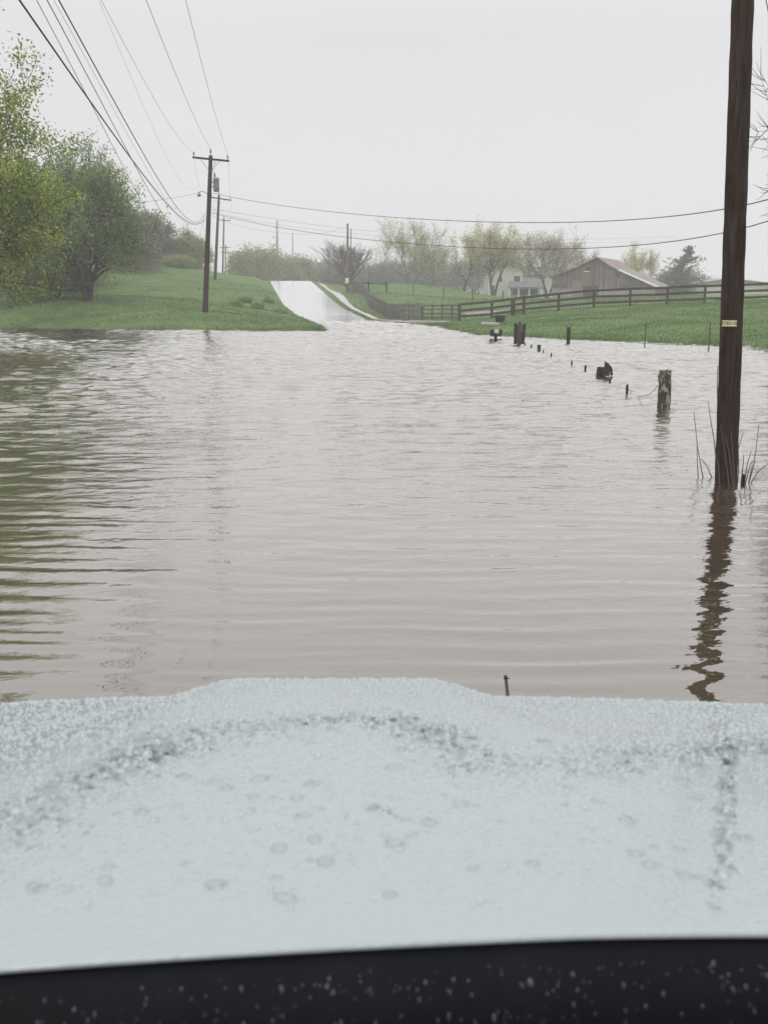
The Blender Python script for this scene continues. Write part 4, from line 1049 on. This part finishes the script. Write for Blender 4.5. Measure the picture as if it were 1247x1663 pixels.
# big lichen stump with burls
b = onwater(1078, 658)
stp = thing('fence_stump', b, 'thick lichen covered post stump, nearest of the flooded fence line', 'post')
s1 = stump('stump', None, None, 1077.5, 658, 601.5, 21, M['post_lichen'], 2.0, n_=22, jag=.012)
def adopt(o_, par):
    o_.data.transform(parent_world(par).inverted()); o_.parent = par
    for k_ in ('label', 'category', 'group'):
        if k_ in o_: del o_[k_]
adopt(s1, stp); s1.name = 'trunk'
def burl(p, r):
    bm = bmesh.new(); bmesh.ops.create_icosphere(bm, subdivisions=2, radius=r)
    for v_ in bm.verts: v_.co *= 1 + random.uniform(-.2, .2); v_.co += p
    vs = [v_.co.copy() for v_ in bm.verts]; fs = [[x.index for x in f_.verts] for f_ in bm.faces]; bm.free(); return MB().add(vs, fs)
for (px, py, r) in [(1070.5, 611, .042), (1085.5, 651, .045), (1071, 652, .025)]:
    burl(at(px, py, b.y-.03), r).build('burl', M['post_lichen'], stp, smooth=True)
# barbed strands
def strand(label, pix, r=.005):
    o = MB().tube([at(px, py, d) for px, py, d in pix], r, 5).build('wire_strand', M['barbed'], None); tag(o, label, 'wire', 'loose wire in the flooded fence line')
dS = b.y
strand('slack loose wire hanging from the lichen stump into the water', [(1068, 626, dS), (1062, 634, dS+.1), (1052, 641, dS+.3), (1044, 643.5, dS+.5), (1036, 643.5, onwater(1036, 643.5).y)], .006)
dW = onwater(1017, 637).y
strand('bent loose wire looping over the short peg', [(1002, 632, dW+.2), (1008, 630, dW+.1), (1015, 630.5, dW), (1021, 633, dW), (1028, 638.5, dW)], .006)
# pegs and stumps of the drowned fence
PG = 'short pegs of the flooded fence line'
for (px, yb, yt, wd, lab) in [(851.5, 561.5, 557.5, 2.0, 'tiny peg right beside the three far stumps'), (862, 565.5, 559.5, 2.4, 'small dark peg between the far stumps and the squat grey one'),
                              (881.5, 574, 568, 2.2, 'small dark peg just right of the squat grey stump'), (894.5, 580, 573.5, 2.6, 'small dark peg, second right of the squat grey stump'),
                              (928, 593, 586, 3.0, 'lone thin peg halfway along the flooded fence'), (950, 602, 593.5, 3.6, 'thin peg left of the broken board stump'),
                              (989.5, 622, 615.5, 3.8, 'stubby peg right in front of the broken board stump'), (1017.5, 638, 624.5, 4.2, 'upright dark peg with wire, left of the lichen stump'),
                              (1206.5, 783, 771, 5.5, 'stubby black peg beside the thick pole at the right')]:
    stump('peg', lab, 'peg', px, yb, yt, wd, M['post_dark'], random.uniform(0, 1), PG, n_=7, jag=.01)
stump('post_stump', 'squat grey stump with rounded top in the flooded fence line', 'post', 875, 570, 560, 5.8, M['post_wood'], .2, n_=10, jag=.02)
stump('post_stump', 'lone dark upright post at the water edge of the right bank', 'post', 922.5, 557, 531, 6.4, M['post_dark'], .6, n_=10, jag=.03)
G6 = 'three dark stumps at the far shore'
stump('post_stump', 'left thick dark stump of the three at the far shore', 'post', 838, 556, 525.5, 7.5, M['post_dark'], -.5, G6, n_=10, jag=.08)
stump('post_stump', 'middle grey stump with pointed top of the three at the far shore', 'post', 843, 559, 526, 7, M['post_wood'], 0, G6, n_=9, jag=.14)
stump('post_stump', 'right dark stump leaning outwards of the three at the far shore', 'post', 846.5, 557, 526.5, 7, M['post_dark'], 4.5, G6, n_=10, jag=.05)
# broken board stump
b = onwater(980, 612); D = b.y
o = thing('broken_stump', b, 'broken stump of slanted boards around a squat block in the flood', 'post')
def slab(pix, d, th, m, nm):
    f_ = [at(x, y, d) for x, y in pix]; k_ = [p + Vector((0, th, 0)) for p in f_]; n_ = len(pix)
    MB().add(f_+k_, [tuple(range(n_)), tuple(range(2*n_-1, n_-1, -1))] + [(i+n_, (i+1) % n_+n_, (i+1) % n_, i) for i in range(n_)]).build(nm, m, o)
slab([(969.5, 614), (983, 614), (984, 597), (972.5, 596.5)], D, .25, M['post_dark'], 'block')
slab([(979.5, 611), (989.5, 610.5), (990, 592), (982.5, 586.5)], D-.12, .07, M['post_wood'], 'board')
slab([(991.5, 610.5), (995, 609), (993.5, 597), (991, 594), (989.8, 597)], D-.05, .06, M['post_dark'], 'splinter')
# thin rods at the right shore
for px, yb, yt, lab, px2 in [(1045.6, 561, 524, 'thin leaning steel rod at the right shore, left of the pair', 1048.5), (1149.6, 566.5, 522.5, 'thin leaning steel rod at the right shore, beside the thick pole', 1152.5)]:
    b = onwater(px, yb); 
    o = MB().tube([b - Vector((0, 0, .3)), b.lerp(at(px2-.7, (yb+yt)/2, b.y), 1), at(px2, yt, b.y)], [.03, .026, .022], 6).build('steel_rod', M['steel_dark'], None); tag(o, lab, 'rod', 'thin rods at the right shore')
# twigs round the thick pole
def twigs(label, base_px, lines, dy=0):
    b = onwater(*base_px); d = b.y + dy
    o = thing('twig_shrub', b, label, 'shrub', 'bare twigs in the flood')
    for pts in lines:
        P_ = [at(x, y, d + random.uniform(-.1, .1)*0) for x, y in pts]; k_ = len(P_)
        P_[0].z -= .12
        MB().tube(P_, [.0062*(1-.6*i/(k_-1))+.0014 for i in range(k_)], 5).build('twig', M['bark_red'], o)
twigs('bare reddish twigs rising left of the thick pole', (1140, 776), [
    [(1146, 779), (1138, 760), (1132, 725), (1126, 668)], [(1135, 776), (1132, 755), (1131, 725)], [(1160, 769), (1148, 758), (1138, 745)], [(1164, 740), (1159, 715), (1153, 680), (1149.5, 651)], [(1166, 650), (1164, 620), (1164.5, 594)]])
twigs('bare reddish twigs crossing the face of the thick pole', (1180, 786), [
    [(1186, 786), (1178, 745), (1170, 690)], [(1192, 780), (1184, 740), (1177, 705)], [(1170, 782), (1166, 755), (1160, 730)], [(1194, 785), (1190, 745), (1186, 700)]], -.2)
twigs('bare reddish twigs rising right of the thick pole', (1212, 783), [
    [(1196.5, 786), (1199, 760), (1198, 730), (1206, 702)], [(1213, 782), (1222, 760), (1227, 730), (1231.5, 690)], [(1203, 776), (1206, 755), (1207, 738)], [(1214, 778), (1230, 766), (1250, 750)], [(1208, 776), (1213, 752), (1219, 733)], [(1214, 782), (1220, 758), (1227, 748)], [(1209, 775), (1217, 757), (1222, 747)]])
# mottled stick poking up before the bonnet
b = onwater(823.5, 1150); d = b.y
o = thing('stick', b, 'mottled grey stick poking up just beyond the white bonnet', 'stick')
MB().tube([at(824.5, 1165, d), at(824.5, 1135, d), at(823, 1118, d), at(821.5, 1106, d), at(820.6, 1098, d)], [.011, .0105, .0095, .009, .008], 9, jit=.12).build('stem', mat_wood('mottled', (.09, .08, .07), (.34, .32, .29), 9), o)
MB().tube([at(821.5, 1100.5, d-.01), at(824.5, 1101.5, d-.01), at(827, 1101.5, d-.01)], [.005, .004, .002], 5).build('thorn', M['bark_dark'], o)
MB().tube([at(820.8, 1103, d), at(820.6, 1097, d)], [.0098, .0088], 9).build('tip', M['rust'], o)

# ------------------------------------------------------------------ pickup: white bonnet, black cowl
t = NT('white_bonnet'); v = t.coord()
vo = t.n('ShaderNodeTexVoronoi', {'Vector': v, 'Scale': 170.0}, feature='SMOOTH_F1'); bead = t.rng(vo.outputs['Distance'], .0, .55, 1, 0)
nn_ = t.noise(v, 60, 3, .6)
hgt_ = t.math('ADD', bead, t.math('MULTIPLY', nn_, .6))
b = t.bsdf((.370, .412, .426), .25); t.set(b, 'Coat Weight', 1.0); t.set(b, 'Coat Roughness', .03); t.set(b, 'Coat IOR', 1.5)
nb_ = t.bump(hgt_, .32, .0020); t.set(b, 'Normal', nb_); t.set(b, 'Coat Normal', nb_)
M['bonnet'] = t.done(b)
t = NT('rain_bead'); b = t.bsdf((.43, .47, .48), .04); t.set(b, 'IOR', 1.5); t.set(b, 'Coat Weight', .6); t.set(b, 'Coat Roughness', .02); M['bead'] = t.done(b)
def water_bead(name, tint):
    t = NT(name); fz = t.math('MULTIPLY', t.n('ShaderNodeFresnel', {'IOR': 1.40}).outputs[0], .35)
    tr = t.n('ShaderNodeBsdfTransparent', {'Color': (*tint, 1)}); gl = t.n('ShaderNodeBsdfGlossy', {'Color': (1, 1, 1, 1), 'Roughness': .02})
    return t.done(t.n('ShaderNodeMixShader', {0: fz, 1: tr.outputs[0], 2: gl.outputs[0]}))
M['bead_grey'] = water_bead('tinted_bead', (.955, .960, .962)); M['bead_mid'] = water_bead('flat_drop', (.985, .988, .99))  # bead_grey: tint darkens the beads to imitate dark reflections in the paint
t = NT('glint_bead'); b = t.bsdf((.055, .06, .07), .05); t.set(b, 'IOR', 1.5); M['bead_dark'] = t.done(b)  # opaque grey base colour stands in for the glint of clear drops
XC = -.10                      # ridge of the raised bonnet panel
def yrear(x): return .925 + .09*x - .06*x*x
def hood_z(x, y):
    d_ = y-.95
    z = 1.573 - .030*d_ - .084*d_*np.abs(d_)
    ro = np.maximum(0, (y-1.9-.02*np.cos(x))/.15); z = z - .04*ro*ro
    wtop = .17 + .30*np.maximum(0, 2.0-y); ed = .12 + .42*np.maximum(0, 2.0-y)
    a_ = np.clip((np.abs(x-XC)-wtop)/ed, 0, 1); a_ = a_*a_*(3-2*a_)
    z = z - .036*a_*np.clip((y-1.25)/.6, 0, 1)
    out_ = np.maximum(0, np.abs(x-XC) - .30)
    z = z - .018*out_ - .05*out_*out_*np.where(x < XC, 1.25, .50)
    edge = np.maximum(0, np.abs(x-.08)-.80); z = z - 1.5*edge*edge
    return z
truck = thing('pickup_truck', Vector((.08, 1.4, .35)), 'rain beaded white bonnet of a pickup with black cowl in the foreground', 'truck')
hx_ = np.linspace(-.86, 1.02, 190); hv = np.linspace(0, 1, 130)
HX, HV = np.meshgrid(hx_, hv); HY = yrear(HX) + (2.16 - .05*(HX-.08)**2 - yrear(HX))*HV
HZ = hood_z(HX, HY)
ii = np.arange(HX.size).reshape(HX.shape)
q4 = np.stack([ii[:-1, :-1], ii[:-1, 1:], ii[1:, 1:], ii[1:, :-1]], -1).reshape(-1, 4)
# rolled rear lip so that the bonnet has thickness there
lip = np.stack([HX[0], HY[0]-.003, HZ[0]-.003], -1); lip2 = np.stack([HX[0], HY[0]-.002, HZ[0]-.006], -1)
V = np.concatenate([np.stack([HX, HY, HZ], -1).reshape(-1, 3), lip, lip2]); n0 = HX.size; nw = len(hx_)
j = np.arange(nw-1)
q4 = np.concatenate([q4, np.stack([n0+j, n0+j+1, j+1, j], -1), np.stack([n0+nw+j, n0+nw+j+1, n0+j+1, n0+j], -1)])
npmesh('bonnet', V, q4, M['bonnet'], truck, smooth=True)
# cowl: black plastic panel stepping down to the windscreen
cxs = np.linspace(-.86, 1.02, 60); prof_ = [(.03, -.010), (.0, -.009), (-.012, -.018), (-.03, -.034), (-.05, -.062), (-.055, -.085), (-.11, -.08), (-.115, -.10), (-.20, -.09), (-.30, -.06), (-.42, .0)]
V = []; 
for (dy_, dz_) in prof_:
    for x in cxs: y0_ = float(yrear(x)); V.append((x, y0_+dy_, float(hood_z(x, y0_))+dz_))
ii = np.arange(len(V)).reshape(len(prof_), -1)
npmesh('cowl', V, np.stack([ii[:-1, :-1], ii[1:, :-1], ii[1:, 1:], ii[:-1, 1:]], -1).reshape(-1, 4), M['black_plastic'], truck, smooth=False)
# front: wings, grille, lamps, bumper, wheels
for s_ in (-1, 1):
    xe = -.86 if s_ < 0 else 1.02
    V = []
    ysn = np.linspace(.3, 2.12, 24)
    for y_ in ysn:
        zt = float(hood_z(xe, max(y_, 1.0)))
        arch = max(.62, .62)
        wy = 1.15; rA = .46; zl = .55
        if abs(y_-wy) < rA: zl = .35 + .36 + math.sqrt(rA*rA-(y_-wy)**2)
        for (ox, z_) in ((.004, zt-.004), (.05, zt-.06), (.085, zt-.25), (.09, max(zl, .55))): V.append((xe + s_*ox, y_, max(z_, zl) if z_ != zt else z_))
    ii = np.arange(len(V)).reshape(24, 4)
    npmesh('wing', V, np.stack([ii[:-1, :-1], ii[1:, :-1], ii[1:, 1:], ii[:-1, 1:]], -1).reshape(-1, 4), M['bonnet'], truck, smooth=True)
    cw = Vector((xe + s_*-.02, 1.15, .35+.38)); RM = Matrix.Rotation(math.pi/2, 4, 'Y')
    wh = MB().lathe(cw, [(.22, -.11), (.34, -.12), (.38, -.08), (.38, .08), (.34, .12), (.22, .11)], 28, RM).build('wheel', M['black_plastic'], truck)
    MB().lathe(cw, [(.10, -.125), (.215, -.115), (.215, .115), (.10, .125)], 20, RM).build('rim', M['steel'], wh)
    MB().box((xe - s_*.14, 2.17, 1.12), (.30, .10, .18)).build('headlight', M['bare_metal'], truck, bevel=.02)
MB().box((.08, 2.14, 1.10), (1.25, .06, .24)).build('grille', M['black_plastic'], truck, bevel=.02)
MB().box((.08, 2.22, .82), (1.95, .16, .26)).build('bumper', M['steel'], truck, bevel=.04)

# rain beads lying on the bonnet: one mass nobody could count
def beads(name, X, Y, Z, Rr, flat, m, label, n_=7):
    N = len(X); a_ = np.arange(n_)*2*np.pi/n_
    rings = [(1.0, -.05), (.80, .55), (.42, .90)]
    st = rng.uniform(.8, 1.25, N); ph = rng.uniform(0, 3.14, N)
    VV = []
    for (rr_, hh_) in rings:
        cx_ = np.cos(a_)[None, :]*rr_*st[:, None]; cy_ = np.sin(a_)[None, :]*rr_/st[:, None]
        x_ = cx_*np.cos(ph)[:, None] - cy_*np.sin(ph)[:, None]; y_ = cx_*np.sin(ph)[:, None] + cy_*np.cos(ph)[:, None]
        xx = X[:, None] + Rr[:, None]*x_; yy_ = Y[:, None] + Rr[:, None]*y_
        zz = Z(xx, yy_) + (Rr*flat)[:, None]*hh_
        VV.append(np.stack([xx, yy_, zz], -1))
    top = np.stack([X, Y, Z(X, Y) + Rr*flat], -1)[:, None, :]
    V = np.concatenate(VV + [top], 1).reshape(-1, 3); kk = 3*n_+1
    base = (np.arange(N)*kk)[:, None, None]
    fq = []
    for r_ in range(2):
        for j_ in range(n_): fq.append((r_*n_+j_, r_*n_+(j_+1) % n_, (r_+1)*n_+(j_+1) % n_, (r_+1)*n_+j_))
    Q4 = (base + np.array(fq)[None]).reshape(-1, 4)
    ft = [(2*n_+j_, 2*n_+(j_+1) % n_, 3*n_) for j_ in range(n_)]
    T3 = (base + np.array(ft)[None]).reshape(-1, 3)
    me = bpy.data.meshes.new(name)
    me.vertices.add(len(V)); me.vertices.foreach_set('co', V.astype(np.float32).ravel())
    lv = np.concatenate([Q4.ravel(), T3.ravel()]).astype(np.int32)
    me.loops.add(len(lv)); me.loops.foreach_set('vertex_index', lv)
    ls = np.concatenate([np.arange(len(Q4))*4, len(Q4)*4 + np.arange(len(T3))*3]).astype(np.int32); lt = np.concatenate([np.full(len(Q4), 4), np.full(len(T3), 3)]).astype(np.int32)
    me.polygons.add(len(ls)); me.polygons.foreach_set('loop_start', ls); me.polygons.foreach_set('loop_total', lt); me.polygons.foreach_set('use_smooth', np.ones(len(ls), bool))
    me.update(calc_edges=True); me.materials.append(m)
    o = bpy.data.objects.new(name, me); COL.objects.link(o)
    return tag(o, label, 'raindrops', kind='stuff')
N = 52000
X = rng.uniform(-.82, .98, N); Y = .98 + 1.0*rng.random(N)**.75
def pdist(x, y, pl):
    d = np.full(x.shape, 9.)
    for (x0, y0), (x1, y1) in zip(pl[:-1], pl[1:]):
        t_ = np.clip(((x-x0)*(x1-x0)+(y-y0)*(y1-y0))/((x1-x0)**2+(y1-y0)**2), 0, 1); d = np.minimum(d, np.hypot(x-x0-t_*(x1-x0), y-y0-t_*(y1-y0)))
    return d
refl_band = [(-.62, 1.0), (-.467, 1.168), (-.41, 1.278), (-.353, 1.42), (-.284, 1.538), (-.143, 1.60), (.017, 1.62), (.074, 1.538), (.121, 1.406), (.172, 1.38), (.289, 1.398), (.403, 1.464), (.617, 1.572), (.95, 1.66)]  # course of the landscape's dark reflection, drawn with dense tinted beads
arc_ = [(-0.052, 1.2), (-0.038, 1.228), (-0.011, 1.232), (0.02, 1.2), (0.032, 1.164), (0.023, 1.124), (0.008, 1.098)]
pole_refl = [(.565, 1.60), (.553, 1.562), (.418, 1.176), (.345, .976)]  # streak of tinted beads imitating the near pole's reflection
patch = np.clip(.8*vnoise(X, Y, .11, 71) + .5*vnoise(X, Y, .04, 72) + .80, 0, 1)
band = .95*np.exp(-(pdist(X, Y, refl_band)/.070)**2)*patch + .55*np.exp(-((X+.55)/.22)**2 - ((Y-1.55)/.16)**2)*patch
band = np.maximum(band, .9*(pdist(X, Y, pole_refl) < .0125)); band = np.maximum(band, .8*(pdist(X, Y, arc_) < .004)*(vnoise(X, Y, .03, 75) > -.15))
kp = rng.random(N) < .30 + .85*band; X, Y, band = X[kp], Y[kp], band[kp]
Rr = rng.lognormal(math.log(.0020), .35, len(X))*(1 + .75*np.clip(band, 0, 1))
zf = lambda x, y: hood_z(x, y)
X2 = rng.uniform(-.7, .9, 150); Y2 = rng.uniform(1.0, 1.5, 150); R2 = rng.uniform(.005, .013, 150)
X3 = np.linspace(-.82, .98, 260) + rng.uniform(-.003, .003, 260); Y3 = 1.95 + rng.uniform(-.02, .02, 260); R3 = rng.uniform(.0035, .0065, 260)
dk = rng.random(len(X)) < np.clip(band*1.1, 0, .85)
beads('raindrops', np.r_[X[~dk], X3], np.r_[Y[~dk], Y3], zf, np.r_[Rr[~dk], R3], .75, M['bead'], 'small rain beads covering the white bonnet')
beads('raindrops', X[dk], Y[dk], zf, Rr[dk]*.88, .85, M['bead_grey'], 'dense standing rain beads tinted for dark reflections in bands across the front of the bonnet', 8)
beads('raindrops', X2, Y2, zf, R2, .40, M['bead_mid'], 'larger flat drops scattered on the rear of the bonnet', 12)
pr = np.array(prof_)
def cowl_z(x, y):
    y0_ = yrear(x); dy_ = y - y0_; return hood_z(x, y0_) + np.interp(dy_, pr[::-1, 0], pr[::-1, 1])
N = 2400; X = rng.uniform(-.6, .8, N); Y = yrear(X) - rng.uniform(.015, .2, N)
beads('raindrops', X, Y, cowl_z, rng.lognormal(math.log(.0009), .4, N), .8, M['bead_dark'], 'tiny grey raindrops on the black cowl, glint put into their colour', 8)

# ------------------------------------------------------------------ haze of the rainy air
hz_m = bpy.data.materials.new('haze'); hz_m.use_nodes = True; ht = hz_m.node_tree; ht.nodes.clear()
ho = ht.nodes.new('ShaderNodeOutputMaterial'); pv = ht.nodes.new('ShaderNodeVolumePrincipled')
pv.inputs['Color'].default_value = (.97, .97, .98, 1); pv.inputs['Density'].default_value = .0016; pv.inputs['Anisotropy'].default_value = 0.0
ht.links.new(pv.outputs[0], ho.inputs['Volume'])
o = MB().box((0, 147, 9), (284, 384, 24)).build('haze', hz_m, None); tag(o, 'grey rainy haze', 'haze', kind='stuff')
